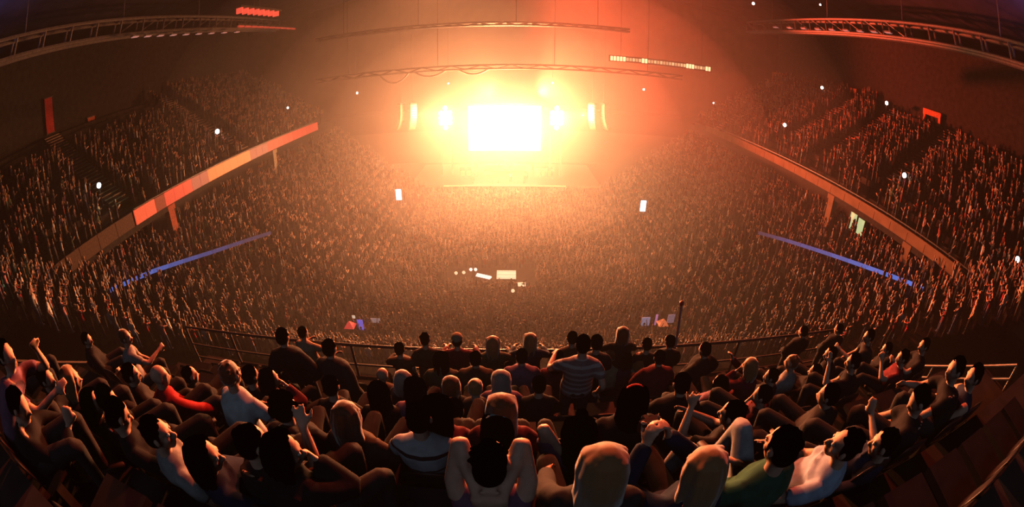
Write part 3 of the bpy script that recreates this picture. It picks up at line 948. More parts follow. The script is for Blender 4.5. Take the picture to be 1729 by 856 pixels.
# ================================================================== PEOPLE
skin_m = [mat('skin_fair', (.60, .37, .27), .55, .08, 30), mat('skin_tan', (.50, .29, .20), .55, .08, 30), mat('skin_brown', (.34, .19, .12), .55, .08, 30)]
CLOTH = {
    'black': (.016, .016, .019), 'charcoal': (.035, .034, .036), 'navy': (.02, .028, .06), 'brown': (.08, .05, .035), 'grey': (.26, .26, .27),
    'pale': (.52, .54, .58), 'paleblue': (.36, .44, .60), 'red': (.36, .02, .025), 'wine': (.14, .02, .03), 'green': (.025, .10, .065), 'white': (.68, .66, .64),
    'mauve': (.20, .10, .16), 'olive': (.09, .085, .05), 'tan': (.36, .26, .17), 'denim': (.06, .08, .14), 'palejean': (.45, .46, .50), 'pink': (.45, .2, .22)}
def cloth(k):
    if k == 'stripe_dark':
        return stripe_mat('cloth_pale_dark_stripes', (.42, .44, .48), (.02, .02, .026), .155, .17, .03)
    if k == 'stripe_pale':
        return stripe_mat('cloth_mauve_pale_stripes', (.24, .17, .18), (.50, .42, .42), .088, .42, .0)
    return mat('cloth_'+k, CLOTH[k], .9, .18, 14, bump=.15, spec=.12)
HAIRC = {'black': (.024, .018, .015), 'dark': (.045, .028, .018), 'brown': (.085, .045, .022), 'auburn': (.20, .065, .025), 'blond': (.30, .165, .07), 'grey': (.28, .25, .23)}
def hair_m(k): return hair_mat('hair_'+k, HAIRC[k])
shoe_m = mat('shoe_leather', (.03, .028, .028), .5)
eye_m = mat('eye_white', (.7, .68, .64), .3)
REM = []                                     # (object, voxel size) to be turned into one continuous surface

def ik(a, b, l1, l2, pole):
    d = b - a
    L = min(d.length, (l1+l2)*.995)
    u = d.normalized()
    b2 = a + u*L
    x = (l1*l1 - l2*l2 + L*L)/(2*L)
    h = math.sqrt(max(l1*l1 - x*x, 1e-6))
    p = pole - u*pole.dot(u)
    if p.length < 1e-5: p = u.orthogonal()
    p.normalize()
    return a + u*x + p*h, b2

def hand(m, w, d, nrm, s, curl=.5, fine=True):
    """palm, four unequal bent fingers and a thumb; d along the hand, nrm out of the palm"""
    d = d.normalized()
    sd = d.cross(nrm).normalized()
    nrm = sd.cross(d).normalized()
    m.tube([w - d*.02, w + d*.03, w + d*.085], [(.026, .02), (.037, .017), (.040, .014)], 8, sd)
    for i, (o, L) in enumerate(((-.032, .068), (-.011, .080), (.0115, .076), (.032, .060))):
        b = w + d*.078 + sd*o
        d1 = (d*math.cos(curl*.6) + nrm*math.sin(curl*.6) + sd*o*6).normalized()
        d2 = (d*math.cos(curl*1.5) + nrm*math.sin(curl*1.5) + sd*o*4).normalized()
        d3 = (d*math.cos(curl*2.1) + nrm*math.sin(curl*2.1)).normalized()
        p1 = b + d1*L*.45; p2 = p1 + d2*L*.32; p3 = p2 + d3*L*.23
        r = .0085 if fine else .0115
        m.tube([b - d*.015, p1, p2, p3], [r*1.05, r, r*.95, r*.8], 6)
    tb = w + d*.025 - sd*s*.03
    t1 = (d*.62 - sd*s*.75 + nrm*.25).normalized()
    m.tube([tb, tb + t1*.035, tb + t1*.058 + d*.014, tb + t1*.066 + d*.034], [.0145, .0125, .0115, .009], 6)

ARMS = {   # wrist (out, forward, up) from the base of the neck, pole (out, forward, up), curl
    'lap': ((.12, .30, -.44), (.7, -.4, -.5), .6), 'knee': ((.17, .42, -.42), (.7, -.2, -.6), .5), 'clap': ((.035, .36, -.14), (.8, 0, -.7), .15),
    'behind': ((.055, -.05, .03), (.6, .75, .18), .5), 'up': ((.22, .14, .44), (.9, -.2, .1), .3), 'phone': ((.07, .36, .03), (.7, .1, -.8), .9),
    'hang': ((.25, .04, -.56), (.3, -1, 0), .4), 'rail': ((.24, .42, -.28), (.6, -.5, -.5), .8), 'chin': ((.05, .17, .0), (.6, .3, -.8), 1.0),
    'cross': ((-.08, .22, -.30), (.9, 0, -.3), .5), 'point': ((.10, .44, -.20), (.6, 0, -.8), .2), 'hip': ((.24, .06, -.46), (1, -.5, 0), .7),
    'shoulder': ((.10, .14, -.03), (1.0, .4, -.3), .6), 'back': ((.10, -.02, .0), (1.0, .3, .1), .6), 'high': ((.10, .34, .06), (.5, .4, -.8), .2)}

def head_mesh(body, hair, c, M, style, hcol_len, lat_w, near, rnd):
    """skull, jaw, nose, brow, lips and ears go into the body; the hair is its own mesh"""
    T = lambda x, y, z: c + M @ V((x, y, z))
    e = lambda mm, x, y, z, r, nu=10, nv=7: mm.ell(T(x, y, z), r, M, nu, nv)
    e(body, 0, -.012, .03, (.076, .096, .092), 12, 8)
    e(body, 0, .028, -.03, (.060, .064, .074))
    e(body, 0, .052, -.085, (.036, .036, .030))
    body.tube([T(0, .082, .018), T(0, .104, -.012), T(0, .118, -.034)], [.010, .012, .015], 6)
    e(body, 0, .106, -.040, (.019, .015, .011), 8, 5)
    for s in (-1, 1):
        e(body, s*.030, .080, .024, (.026, .014, .009), 8, 5)
        e(body, s*.042, .055, -.022, (.024, .026, .022), 8, 5)
        e(body, s*.079, -.006, -.008, (.012, .022, .033), 8, 6)
    e(body, 0, .090, -.066, (.024, .012, .006), 8, 5)
    e(body, 0, .088, -.077, (.020, .012, .007), 8, 5)
    if style in ('bald',):
        return
    g = .006 if style in ('crop',) else .0
    e(hair, 0, -.024 - g, .045, (.083-g, .094, .088-g), 12, 8)
    e(hair, 0, -.046, -.002, (.0795-g, .070, .078), 12, 8)
    if style in ('short', 'crop', 'cap', 'top'):
        for i in range(26 if near else 12):                 # tufts
            a = rnd.uniform(0, 2*math.pi); b = rnd.uniform(.25, 1.5)
            p = (math.sin(a)*math.sin(b)*.080, -.03 - math.cos(a)*math.sin(b)*.088, .045 + math.cos(b)*.086)
            e(hair, *p, (.016, .018, .011), 6, 4)
        if style == 'short':
            for s in (-1, 1): hair.tube([T(s*.077, .02, .04), T(s*.08, .015, .0), T(s*.079, .012, -.02)], [.01, .008, .005], 5)
    if style == 'curly':
        for i in range(60 if near else 26):
            a = rnd.uniform(0, 2*math.pi); b = rnd.uniform(.0, 1.9)
            p = (math.sin(a)*math.sin(b)*.097, -.03 - math.cos(a)*math.sin(b)*.10, .04 + math.cos(b)*.105)
            if p[1] > .05 and p[2] < .07: continue
            e(hair, *p, (.026, .026, .024), 6, 4)
    if style in ('long', 'band', 'pony', 'bob', 'knot'):
        L = {'long': .34, 'band': .32, 'bob': .17, 'knot': .30, 'pony': .06}[style]*hcol_len
        n = 19 if near else 12
        down = V((0, 0, -1))
        for i in range(n):
            a = -2.05 + 4.1*i/(n-1) + rnd.uniform(-.05, .05)   # 0 is the back of the head
            sx_, cy = math.sin(a), -math.cos(a)
            top = T(sx_*.03, cy*.03-.005, .112)
            p1 = T(sx_*.078, cy*.088-.012, .075)
            p2 = T(sx_*.092, cy*.104-.014, .0)
            w_ = T(sx_*.092, min(cy, .3)*.108-.018, -.08)
            side_out = (M @ V((sx_, cy*.6, 0)))
            q1 = w_ + down*L*.45 + side_out*.012 + V((rnd.uniform(-.008, .008), rnd.uniform(-.006, .006), 0))
            q2 = w_ + down*L*rnd.uniform(.86, 1.05) + side_out*rnd.uniform(-.012, .012)
            if abs(a) > 1.75: q1 = q1 - (M @ V((0, .02, 0))); q2 = q2 - (M @ V((0, .03, 0)))
            k_ = rnd.uniform(.6, 1.15); jo = side_out*rnd.uniform(-.006, .012)
            hair.tube([top, p1+jo, p2+jo, w_+jo*.5, q1, q2], [.014, .02*k_, .021*k_, .018*k_, .014*k_, .004], 6)
        if style == 'knot': e(hair, 0, -.02, .155, (.042, .042, .036))
        if style == 'pony': hair.tube([T(0, -.11, .06), T(0, -.15, .03), T(0, -.15, -.08), T(0, -.14, -.2)], [.025, .032, .03, .01], 8)

def make_person(px, py, mode, label, yaw=0, hy=None, hp=-10, roll=0, arms=('lap', 'lap'), top='black', kind='long', leg='charcoal', hair=('short', 'dark'), hl=1.0,
                skin=0, knees=None, size=1.0, near=None, hat=None, row=None, held=None, fix=None, w=None):
    d = ray(px, py)
    best = None
    want = 1.16*size if mode == 'sit' else 1.57*size
    for n in range(-2, 6) if row is None else (row,):
        for i in range(-4, 12):
            oy = i*.04
            Y = ROWY(n) + oy + (.12 if mode != 'sit' else 0)
            p = EYE + d*(Y/d.y)
            dz = p.z - TREAD(n)
            cost = ((oy-.06)**2)*1.2 + (dz-want)**2*2.0 + (0 if w is None else (((p-EYE).length*w/118.8-1)**2)*2.5)
            if best is None or cost < best[0]: best = (cost, n, p, dz)
    _, n, P, dz = best
    lim = (.86*size, 1.34*size) if mode == 'sit' else (1.36, 1.76)
    org = V((P.x, ROWY(n) - .02 + (.12 if mode != 'sit' else 0), TREAD(n)))
    H = P - org
    H.z = min(max(H.z, lim[0]), lim[1])
    if near is None: near = P.y < 2.3 and abs(P.x) < 2.6
    rnd = random.Random(int(px*13+py*7))
    t = empty('person', org)
    if len(__import__('re').findall(r"[A-Za-z0-9']+", label)) > 16: print('LONG', label)
    tag(t, label, 'person')
    ya = R(yaw)
    fwd = V((math.sin(ya), math.cos(ya), 0)); lat = V((math.cos(ya), -math.sin(ya), 0)); up = V((0, 0, 1))
    hy_ = R(yaw if hy is None else hy)
    Mh = Matrix.Rotation(-hy_, 3, 'Z') @ Matrix.Rotation(R(hp), 3, 'X') @ Matrix.Rotation(R(roll), 3, 'Y')
    fh = Mh @ V((0, 1, 0))
    neck = H - fh*.035 + V((0, 0, -.165))
    body, shirt, trou, hr = MB(), MB(), MB(), MB()
    hip = V((0, 0, .56 if mode == 'sit' else .93*H.z/1.57))
    mid = hip.lerp(neck, .5) - fwd*(.05 if mode == 'sit' else .015)
    b1, b2 = hip.lerp(mid, .5), mid.lerp(neck, .55)
    wd = size
    tor = [(hip - up*.09, (.155, .115)), (hip, (.172, .125)), (b1, (.158, .115)), (mid, (.158, .115)), (b2, (.178, .12)), (neck - up*.055, (.172, .085)), (neck - up*.01, (.085, .06))]
    body.tube([p for p, _ in tor], [(a*wd, b*wd) for _, (a, b) in tor], 12, lat)
    body.tube([neck - up*.05, neck + up*.04, H + Mh @ V((0, -.02, -.05))], [.06, .052, .052], 10)
    bulk = {'jacket': .034, 'hood': .03, 'long': .018, 'tee': .014, 'tank': .011}[kind]
    tor_s = [(hip - up*.10, (.165, .125))] + tor[1:6] + [(neck - up*.0, (.088, .066))]
    shirt.tube([p for p, _ in tor_s], [(a*wd+bulk, b*wd+bulk) for _, (a, b) in tor_s], 12, lat)
    if kind == 'jacket':
        shirt.tube([neck - up*.03 - fwd*.02, neck + up*.035 - fwd*.028], [(.1, .085), (.078, .07)], 10, lat)
    if kind == 'hood':
        shirt.ell(neck - fwd*.07 + up*.0, (.11, .08, .08))
    ends = {}
    for s, an in ((-1, arms[0]), (1, arms[1])):
        S = neck + lat*s*.175*wd - up*.065
        (o, f_, u_), (po, pf, pu), curl = ARMS[an]
        if fix and s in fix: W = V(fix[s])
        else: W = neck + lat*s*o + fwd*f_ + up*u_
        if mode == 'sit' and an in ('lap', 'knee') and knees: W = W + up*.12
        pole = lat*s*po + fwd*pf + up*pu
        E, W = ik(S, W, .285*size, .255*size, pole)
        ends[s] = (E, W)
        body.tube([S - lat*s*.03, S + (E-S)*.3, E], [.052, .048, .040], 10)
        body.tube([E, E.lerp(W, .35), W], [.041, .040, .027], 10)
        hd = (W-E).normalized()
        if an in ('behind',): hd = (hd*.4 - lat*s*.8 - fwd*.2).normalized(); nr = fwd
        elif an in ('clap',): nr = -lat*s; hd = (hd*.3+fwd*.3+up*.7).normalized()
        elif an in ('up', 'high', 'point'): nr = (fwd*.6 - lat*s*.6)
        elif an in ('phone',): nr = (-lat*s*.8 + fwd*.2); hd = (hd*.5 + up*.7).normalized()
        elif an in ('chin', 'shoulder'): nr = -fwd
        else: nr = -up*.7 - lat*s*.5
        hand(body, W, hd, nr, s, curl, near)
        if kind == 'tank': pass
        elif kind == 'tee':
            shirt.tube([S - lat*s*.04 + up*.0, S + (E-S)*.35, S + (E-S)*.62], [.066, .066, .062], 10)
        else:
            k = bulk - .004
            shirt.tube([S - lat*s*.04, S + (E-S)*.4, E], [.056+k, .052+k, .046+k], 10)
            shirt.tube([E, E.lerp(W, .5), E.lerp(W, .95)], [.046+k, .042+k, .034+k], 10)
    # legs
    trou.tube([hip - up*.10 - fwd*.02, hip + up*.02], [(.178, .14), (.17, .13)], 10, lat)
    for s in (-1, 1):
        hj = hip + lat*s*.095 - up*.05
        if mode == 'sit':
            if knees: K = V((0, 0, 0)) + lat*s*knees[0] + fwd*knees[1] + up*knees[2]; A = K + fwd*.10 - up*.40
            else: K = lat*s*.15 + fwd*.46 + up*.55; A = lat*s*.14 + fwd*.42 + up*.10
        else:
            K = lat*s*.11 + fwd*.03 + up*.48; A = lat*s*.12 - fwd*.02 + up*.09
        trou.tube([hj, hj.lerp(K, .5), K], [.098, .084, .066], 10)
        trou.tube([K, K.lerp(A, .35), A], [.066, .062, .05], 10)
        shoe = MB(); shoe.tube([A - up*.04 - fwd*.06, A - up*.045 + fwd*.05, A - up*.06 + fwd*.17], [(.04, .04), (.045, .036), (.036, .022)], 8, lat)
        shoe.build('shoe', shoe_m, t, True)
    head_mesh(body, hr, H, Mh, hair[0], hl, wd, near, rnd)
    vx = .0125 if near else .019
    REM.append((body.build('body', skin_m[skin], t, True), vx))
    REM.append((shirt.build({'jacket': 'jacket', 'hood': 'hooded_top'}.get(kind, 'shirt'), cloth(top), t, True), vx*1.4))
    REM.append((trou.build('trousers', cloth(leg), t, True), .026))
    if hr.v: REM.append((hr.build('hair', hair_m(hair[1]), t, True), .0095 if near else .015))
    if near:
        for s in (-1, 1):
            MB().ell(H + Mh @ V((s*.031, .0795, .006)), (.0125, .0125, .0125), Mh, 8, 6).build('eye', eye_m, t, True)
    if hat == 'cap':
        hm = MB()
        hm.ell(H + Mh @ V((0, -.018, .058)), (.088, .104, .088), Mh, 14, 8)
        hm.tube([H + Mh @ V((0, .07, .055)), H + Mh @ V((0, .15, .04))], [(.075, .008), (.05, .006)], 10, Mh @ V((1, 0, 0)))
        hm.build('cap', cloth('tan'), t, True)
    if hat == 'band':
        hm = MB()
        ring = [H + Mh @ V((math.cos(a)*.084, -.01, .03+math.sin(a)*.098)) for a in np.linspace(-.1, math.pi+.1, 13)]
        hm.tube(ring, [(.016, .006)]*13, 8, Mh @ V((0, 1, 0)))
        hm.build('hairband', cloth('pale' if 'pale' in label else 'red'), t, True)
    if held:
        E, W = ends[1]; E2, W2_ = ends[-1]
        cpos = org + (W+W2_)/2 + fwd*.09 + up*.03
        h_ = tag(empty('camera_device', cpos, -ya), 'small dark camera held up by the woman with bright orange-lit hair', 'camera')
        MB().box((-.06, -.02, -.035), (.06, .02, .035)).build('housing', black_plastic, h_)
        MB().tube([(0, .02, 0), (0, .055, 0)], [.024, .022], 10).build('lens', black_plastic, h_)
    if mode == 'sit': SEATED.append((n, org.x, label))
    return t
SEATED = []

def S(px, py, label, **k): return make_person(px, py, 'sit', label, **k)
def U(px, py, label, **k): return make_person(px, py, 'stand', label, **k)
# ---- nearest rows
S(827, 784, 'man with cropped hair holding both hands behind his neck, elbows spread, at the bottom middle', w=68, arms=('behind', 'behind'), top='mauve', kind='tank', hair=('crop', 'dark'), hp=-18, row=0)
S(708, 706, 'man with short dark hair in a pale shirt with broad dark stripes, seen from behind', w=46, top='stripe_dark', kind='tee', hair=('short', 'black'), arms=('lap', 'lap'), size=1.04)
S(839, 724, 'dark-haired person with a pale hairband directly above the man holding his neck', w=44, hair=('bob', 'black'), hat='band', top='charcoal', size=.95)
S(847, 690, 'woman with red-lit auburn hair sitting beyond the dark-haired person with the pale hairband', w=44, hair=('long', 'auburn'), top='wine', row=1, near=True)
S(588, 703, 'woman with long straight brown hair in brown, hair falling past the shoulders', w=45, hair=('long', 'brown'), hl=1.25, top='brown', kind='long', hy=22, yaw=8, arms=('lap', 'lap'))
S(479, 762, 'person in black with dark chin-long hair, orange-lit face turned sideways, hand at chin', w=44, hair=('bob', 'black'), hy=62, yaw=35, top='black', kind='hood', arms=('lap', 'chin'))
S(345, 770, 'dark-haired woman in a dark jacket, orange-lit profile, forearm stretched out in front', w=46, hair=('bob', 'dark'), hy=58, yaw=40, top='navy', kind='long', arms=('knee', 'point'))
S(268, 733, 'man in a plain grey T-shirt leaning back, dark hair, face in orange profile', w=46, hair=('short', 'dark'), hy=58, yaw=32, hp=0, top='grey', kind='tee', arms=('lap', 'lap'), size=1.06)
S(428, 748, 'person in dark clothes with one pale forearm raised upright in front', w=42, hair=('short', 'black'), hy=30, yaw=20, top='black', kind='tee', arms=('lap', 'high'), size=.9)
S(978, 728, 'woman with long black hair tied in a top knot, one elbow raised sideways', w=48, hair=('knot', 'black'), top='mauve', kind='tee', arms=('back', 'lap'), hl=.9)
S(1068, 675, 'woman with long black hair under a red hairband, wide black jacket', w=40, hair=('band', 'black'), hat='band', hl=1.1, top='black', kind='jacket', size=1.05, near=True)
S(1018, 788, 'woman with very long bright orange-lit hair, the biggest head in the front row', w=75, hair=('long', 'blond'), hl=1.3, top='charcoal', kind='long', arms=('knee', 'lap'), row=0)
S(1187, 790, 'woman with shoulder-long orange-lit hair holding up a small camera', w=60, hair=('long', 'blond'), hl=.9, top='navy', kind='long', hy=-12, yaw=-20, arms=('phone', 'phone'), held=True, row=0)
S(1318, 755, 'man with short black hair in a dark green shirt, pale-jeaned knees raised on both sides', w=55, hair=('short', 'black'), hy=-8, yaw=-14, top='green', kind='tee', leg='palejean', knees=(.22, .34, .80), arms=('knee', 'lap'), size=1.06, row=0)
S(1424, 752, 'man in a pale blue T-shirt tilting his head back, orange-lit face, arms forward', w=48, hair=('short', 'dark'), hy=-52, yaw=-35, hp=8, roll=-8, top='paleblue', kind='tee', arms=('clap', 'point'), size=1.05, row=0)
S(1490, 752, 'dim person in navy next to the man in the pale blue T-shirt, pale hands clasped', w=34, hair=('short', 'black'), yaw=-40, top='navy', kind='long', arms=('clap', 'clap'))
S(200, 702, 'person in black hugging their pinkish bare forearms, above the man in the grey T-shirt', w=38, hair=('short', 'black'), yaw=40, hy=20, hp=-30, top='black', kind='tee', arms=('cross', 'knee'))
# ---- second and third rows
S(390, 632, 'man in a light blue-grey shirt seen from behind, short brown hair', w=30, hair=('short', 'brown'), top='pale', kind='tee', arms=('lap', 'lap'), yaw=12, hy=5, size=1.05)
S(270, 636, 'bald man in a bright red jacket', w=22, hair=('bald', 'dark'), top='red', kind='jacket', hy=35, yaw=25, arms=('lap', 'knee'))
S(322, 634, 'man with a shaved red-lit head and black jacket beside the man in red', w=20, hair=('crop', 'dark'), top='black', kind='jacket', hy=28, yaw=15)
S(222, 632, 'dark-haired man in black with a pale collar edge, next to the man in red', w=24, hair=('short', 'black'), top='charcoal', kind='jacket', hy=40, yaw=25)
S(212, 570, 'man with orange-lit face in a grey shirt, pale forearm reaching down', w=18, hair=('short', 'brown'), top='grey', kind='tee', hy=50, yaw=35, arms=('lap', 'point'))
S(147, 574, 'person with a red-lit cheek and black jacket, in the far row by the side rail', w=15, hair=('short', 'black'), top='black', kind='jacket', hy=55, yaw=35)
S(182, 676, 'person with a glowing orange face bending forward, the orange-faced one nearer the man in red', w=24, hair=('short', 'dark'), top='black', hy=60, yaw=40, hp=-25)
S(156, 680, 'person with a small orange-lit face, the orange-faced one farther from the man in red', w=22, hair=('bob', 'dark'), top='charcoal', hy=55, yaw=40)
S(79, 640, 'person with a red-lit face and dark coat near the left edge', w=18, hair=('short', 'black'), top='black', kind='jacket', hy=55, yaw=40)
S(120, 640, 'fair-haired person beside the red-lit face near the left edge', w=17, hair=('bob', 'blond'), top='charcoal', hy=40, yaw=30)
S(10, 600, 'person in a mauve top cut by the left picture edge, arms stretched forward', w=26, hair=('short', 'dark'), top='mauve', kind='tee', hy=60, yaw=50, arms=('high', 'point'))
S(424, 634, 'dark-haired person sitting just past the man in the light blue-grey shirt', w=26, hair=('short', 'black'), top='black', hy=15)
S(456, 640, 'person with a red-lit profile in front of the tall standing man', w=26, hair=('bob', 'black'), top='wine', hy=62, yaw=35, arms=('lap', 'chin'))
S(482, 690, 'person in a bulky black hooded top, face hidden, beyond the person with hand at chin', w=42, hair=('curly', 'black'), top='black', kind='hood', size=1.05)
U(478, 569, 'tall man in a black jacket standing, tallest figure before the guard rail', w=24, hair=('short', 'black'), top='black', kind='jacket', arms=('hang', 'hip'), size=1.05)
U(512, 562, 'man in a pale shirt standing at the rail beyond the tall man in black', hair=('short', 'dark'), top='tan', kind='tee', arms=('rail', 'rail'), yaw=10, row=5)
U(557, 588, 'man in a dark jacket standing, shorter of the two broad black backs', w=22, hair=('short', 'black'), top='charcoal', kind='jacket', arms=('rail', 'hang'), yaw=5)
S(640, 662, 'woman with shiny dark shoulder-long hair in front of the bald head', w=28, hair=('long', 'dark'), top='black', hl=.8)
S(646, 634, 'person with a pale bald head between the dark jacket man and the rail', w=18, hair=('bald', 'dark'), top='brown', hy=20)
S(682, 640, 'person with grey-rimmed hair and a dark top, arms on knees', w=20, hair=('bob', 'grey'), top='navy', hy=30, yaw=15, arms=('knee', 'knee'))
S(738, 690, 'dark-haired woman beyond the man in the broad-striped shirt', w=36, hair=('long', 'dark'), top='wine', hl=.7)
S(768, 694, 'dim person in black beside the broad-striped shirt, head bowed', w=33, hair=('short', 'black'), top='black', hp=-30)
S(700, 655, 'dim dark-haired person in a mauve top in the third row', w=26, hair=('bob', 'black'), top='mauve')
S(803, 655, 'person with a fair fringe, beyond the woman with red-lit hair', w=26, hair=('short', 'blond'), top='charcoal')
S(762, 650, 'person in black with light brown hair in the third row', w=24, hair=('bob', 'brown'), top='black')
S(846, 640, 'person with pale hair in a purple top, third row centre', w=22, hair=('bob', 'grey'), top='mauve')
# ---- figures standing along the guard rail
U(675, 590, 'short-haired figure at the rail, nearest the red stall', hair=('short', 'dark'), top='brown', row=5, arms=('rail', 'rail'), size=.97)
U(718, 573, 'slim short-haired figure in brown standing at the rail, second from the red stall', hair=('crop', 'dark'), top='brown', kind='tee', row=5, arms=('hang', 'rail'))
U(772, 575, 'figure in a tan cap standing at the rail', hair=('short', 'dark'), hat='cap', top='wine', row=5, arms=('rail', 'rail'))
U(832, 579, 'woman with a bright halo of long hair at the rail, beside the tan cap', hair=('long', 'blond'), top='olive', row=5, arms=('hang', 'rail'), hl=.9)
U(895, 574, 'woman with glowing fair hair at the rail, nearest the striped back', hair=('long', 'blond'), top='navy', row=5, arms=('rail', 'rail'), hl=.8)
S(745, 606, 'woman with long dark hair seated below the gap between cap and slim figure', w=20, hair=('long', 'dark'), top='olive', size=1.1)
S(803, 606, 'broad dark-haired person seated below the figure in the cap', w=20, hair=('short', 'dark'), top='brown', kind='jacket', size=1.1)
S(881, 602, 'person in dark purple seated below the woman with glowing fair hair', w=20, hair=('short', 'dark'), top='mauve', kind='jacket', size=1.08)
S(939, 604, 'woman with long black hair seated beside the striped back', w=22, hair=('long', 'black'), top='wine', hl=.9, arms=('lap', 'chin'))
S(860, 622, 'low dark head between the purple jacket and the broad dark-haired person', w=18, hair=('short', 'black'), top='black')
U(984, 582, 'man standing in a mauve shirt with many thin pale stripes', w=27, hair=('short', 'black'), top='stripe_pale', kind='tee', arms=('rail', 'hang'), size=1.06, row=3)
U(1007, 579, 'dark-haired man standing just beyond the thin-striped shirt', w=25, hair=('short', 'black'), top='charcoal', row=4)
U(966, 571, 'small figure at the rail peeking past the thin-striped shirt', hair=('short', 'dark'), top='brown', row=5)
U(1051, 563, 'woman in dark clothes with glowing hair edge at the rail, past the thin-striped shirt', hair=('bob', 'brown'), top='black', row=5, arms=('rail', 'rail'))
U(1092, 582, 'narrow dark figure at the rail near the orange stall', hair=('short', 'black'), top='black', row=5)
U(1131, 577, 'tall dark figure standing against the pinkish pole', hair=('short', 'black'), top='black', row=5, kind='jacket')
S(1031, 600, 'person with a red-lit face looking back past the thin-striped shirt', w=17, hair=('short', 'brown'), top='tan', hy=-60, yaw=-20)
S(1056, 604, 'dark-haired person seated below the woman at the rail with glowing hair edge', w=18, hair=('bob', 'dark'), top='navy')
S(1079, 606, 'person with fair hair edge seated between the narrow figure and the thin-striped shirt', w=18, hair=('bob', 'blond'), top='tan', kind='tee')
S(1113, 604, 'person in a dark red jacket with sloping shoulders, next to the pinkish pole', w=20, hair=('short', 'dark'), top='wine', kind='jacket', size=1.12)
U(1189, 592, 'big man in a black jacket leaning sideways, nearest standing figure past the pinkish pole', w=26, hair=('short', 'black'), top='black', kind='jacket', yaw=-35, hy=-20, arms=('cross', 'hip'), size=1.06, row=4)
S(1150, 648, 'broad dark back in front of the leaning big man', w=26, hair=('short', 'black'), top='black', kind='jacket', size=1.08)
# ---- the stand past the pole
S(1265, 618, 'fair-haired person lifting both hands to the face', w=18, hair=('bob', 'blond'), top='wine', hy=-30, yaw=-25, arms=('chin', 'phone'))
S(1302, 636, 'dark-haired person with a pale cheek, looking aside', w=19, hair=('short', 'black'), top='black', hy=-50, yaw=-30)
S(1336, 612, 'man with a red-lit head and pale grey shirt', w=18, hair=('crop', 'auburn'), top='grey', kind='tee', hy=-35, yaw=-30)
S(1286, 668, 'person with red-lit dark hair and arm, in front of the pale grey shirt', w=26, hair=('short', 'dark'), top='wine', hy=-50, yaw=-40, arms=('chin', 'knee'))
S(1376, 628, 'person clapping with raised orange-lit hands', w=18, hair=('short', 'dark'), top='black', hy=-40, yaw=-35, arms=('clap', 'clap'))
S(1402, 598, 'person with a pale lit face and black coat, behind the clapping person', w=16, hair=('short', 'dark'), top='black', kind='jacket', hy=-60, yaw=-35)
S(1440, 612, 'person in black with a raised pink-lit forearm', w=18, hair=('short', 'black'), top='black', kind='tee', hy=-45, yaw=-40, arms=('high', 'lap'))
S(1467, 568, 'person with an orange-lit face and pointing arm', w=15, hair=('short', 'dark'), top='charcoal', kind='tee', hy=-60, yaw=-45, arms=('point', 'lap'))
S(1497, 590, 'person with a red face and crossed pink-lit arms', w=16, hair=('short', 'black'), top='black', kind='tee', hy=-55, yaw=-45, arms=('clap', 'cross'))
S(1524, 604, 'dim person with one red-lit bent arm, next to the crossed arms', w=16, hair=('short', 'black'), top='wine', kind='tee', hy=-50, yaw=-45, arms=('phone', 'lap'))
S(1560, 584, 'thin-faced orange-lit person in black with a bent bare arm', w=15, hair=('short', 'dark'), top='black', kind='tee', hy=-62, yaw=-50, arms=('point', 'knee'))
S(1613, 624, 'person with bright red face and bare orange forearm hanging forward', w=20, hair=('short', 'dark'), top='black', kind='tee', hy=-62, yaw=-48, arms=('knee', 'point'))
S(1644, 636, 'person with bright orange face and neck, outermost of the bright pair', w=21, hair=('short', 'dark'), top='navy', kind='tank', hy=-60, yaw=-48, arms=('knee', 'knee'))
S(1552, 676, 'person in black with pale bent arms low in front of the bright pair', w=22, hair=('short', 'black'), top='black', kind='tee', hy=-50, yaw=-40, hp=-35, arms=('clap', 'knee'))
U(1356, 560, 'dark standing silhouette nearest the blue strip, past the pole', hair=('short', 'black'), top='black', kind='jacket', hy=-20, row=5)
U(1416, 556, 'second dark standing silhouette past the pole, farther from the stage', hair=('short', 'black'), top='black', kind='jacket', hy=-25, row=5)
S(1215, 648, 'dim person in a mauve top behind the woman holding the camera', w=22, hair=('bob', 'black'), top='mauve', hy=-20)
S(1236, 700, 'person in black holding a pale strap, in front of the dim mauve top', w=34, hair=('short', 'black'), top='black', kind='tee', hy=-40, yaw=-30, arms=('phone', 'point'))
S(1398, 668, 'dim person with a grey hood, behind the man in the pale blue T-shirt', w=24, hair=('short', 'black'), top='charcoal', kind='hood', hy=-35, yaw=-30)
S(35, 690, 'dim person in black bending forward in the dark corner by the left edge', w=22, hair=('short', 'black'), top='black', hy=50, yaw=40, hp=-30, arms=('clap', 'clap'))
S(30, 632, 'person in black behind the mauve top at the left edge', w=18, hair=('short', 'black'), top='black', hy=50, yaw=40)
S(560, 652, 'dark head low between the woman with long brown hair and the standing men', w=26, hair=('short', 'black'), top='black')
S(910, 650, 'dim person in black seated between the purple top and the thin-striped shirt', w=24, hair=('short', 'dark'), top='black')
N_FRONT = len([o for o in bpy.data.objects if o.parent is None and o.name.split('.')[0] == 'person'])
print('front people', N_FRONT)

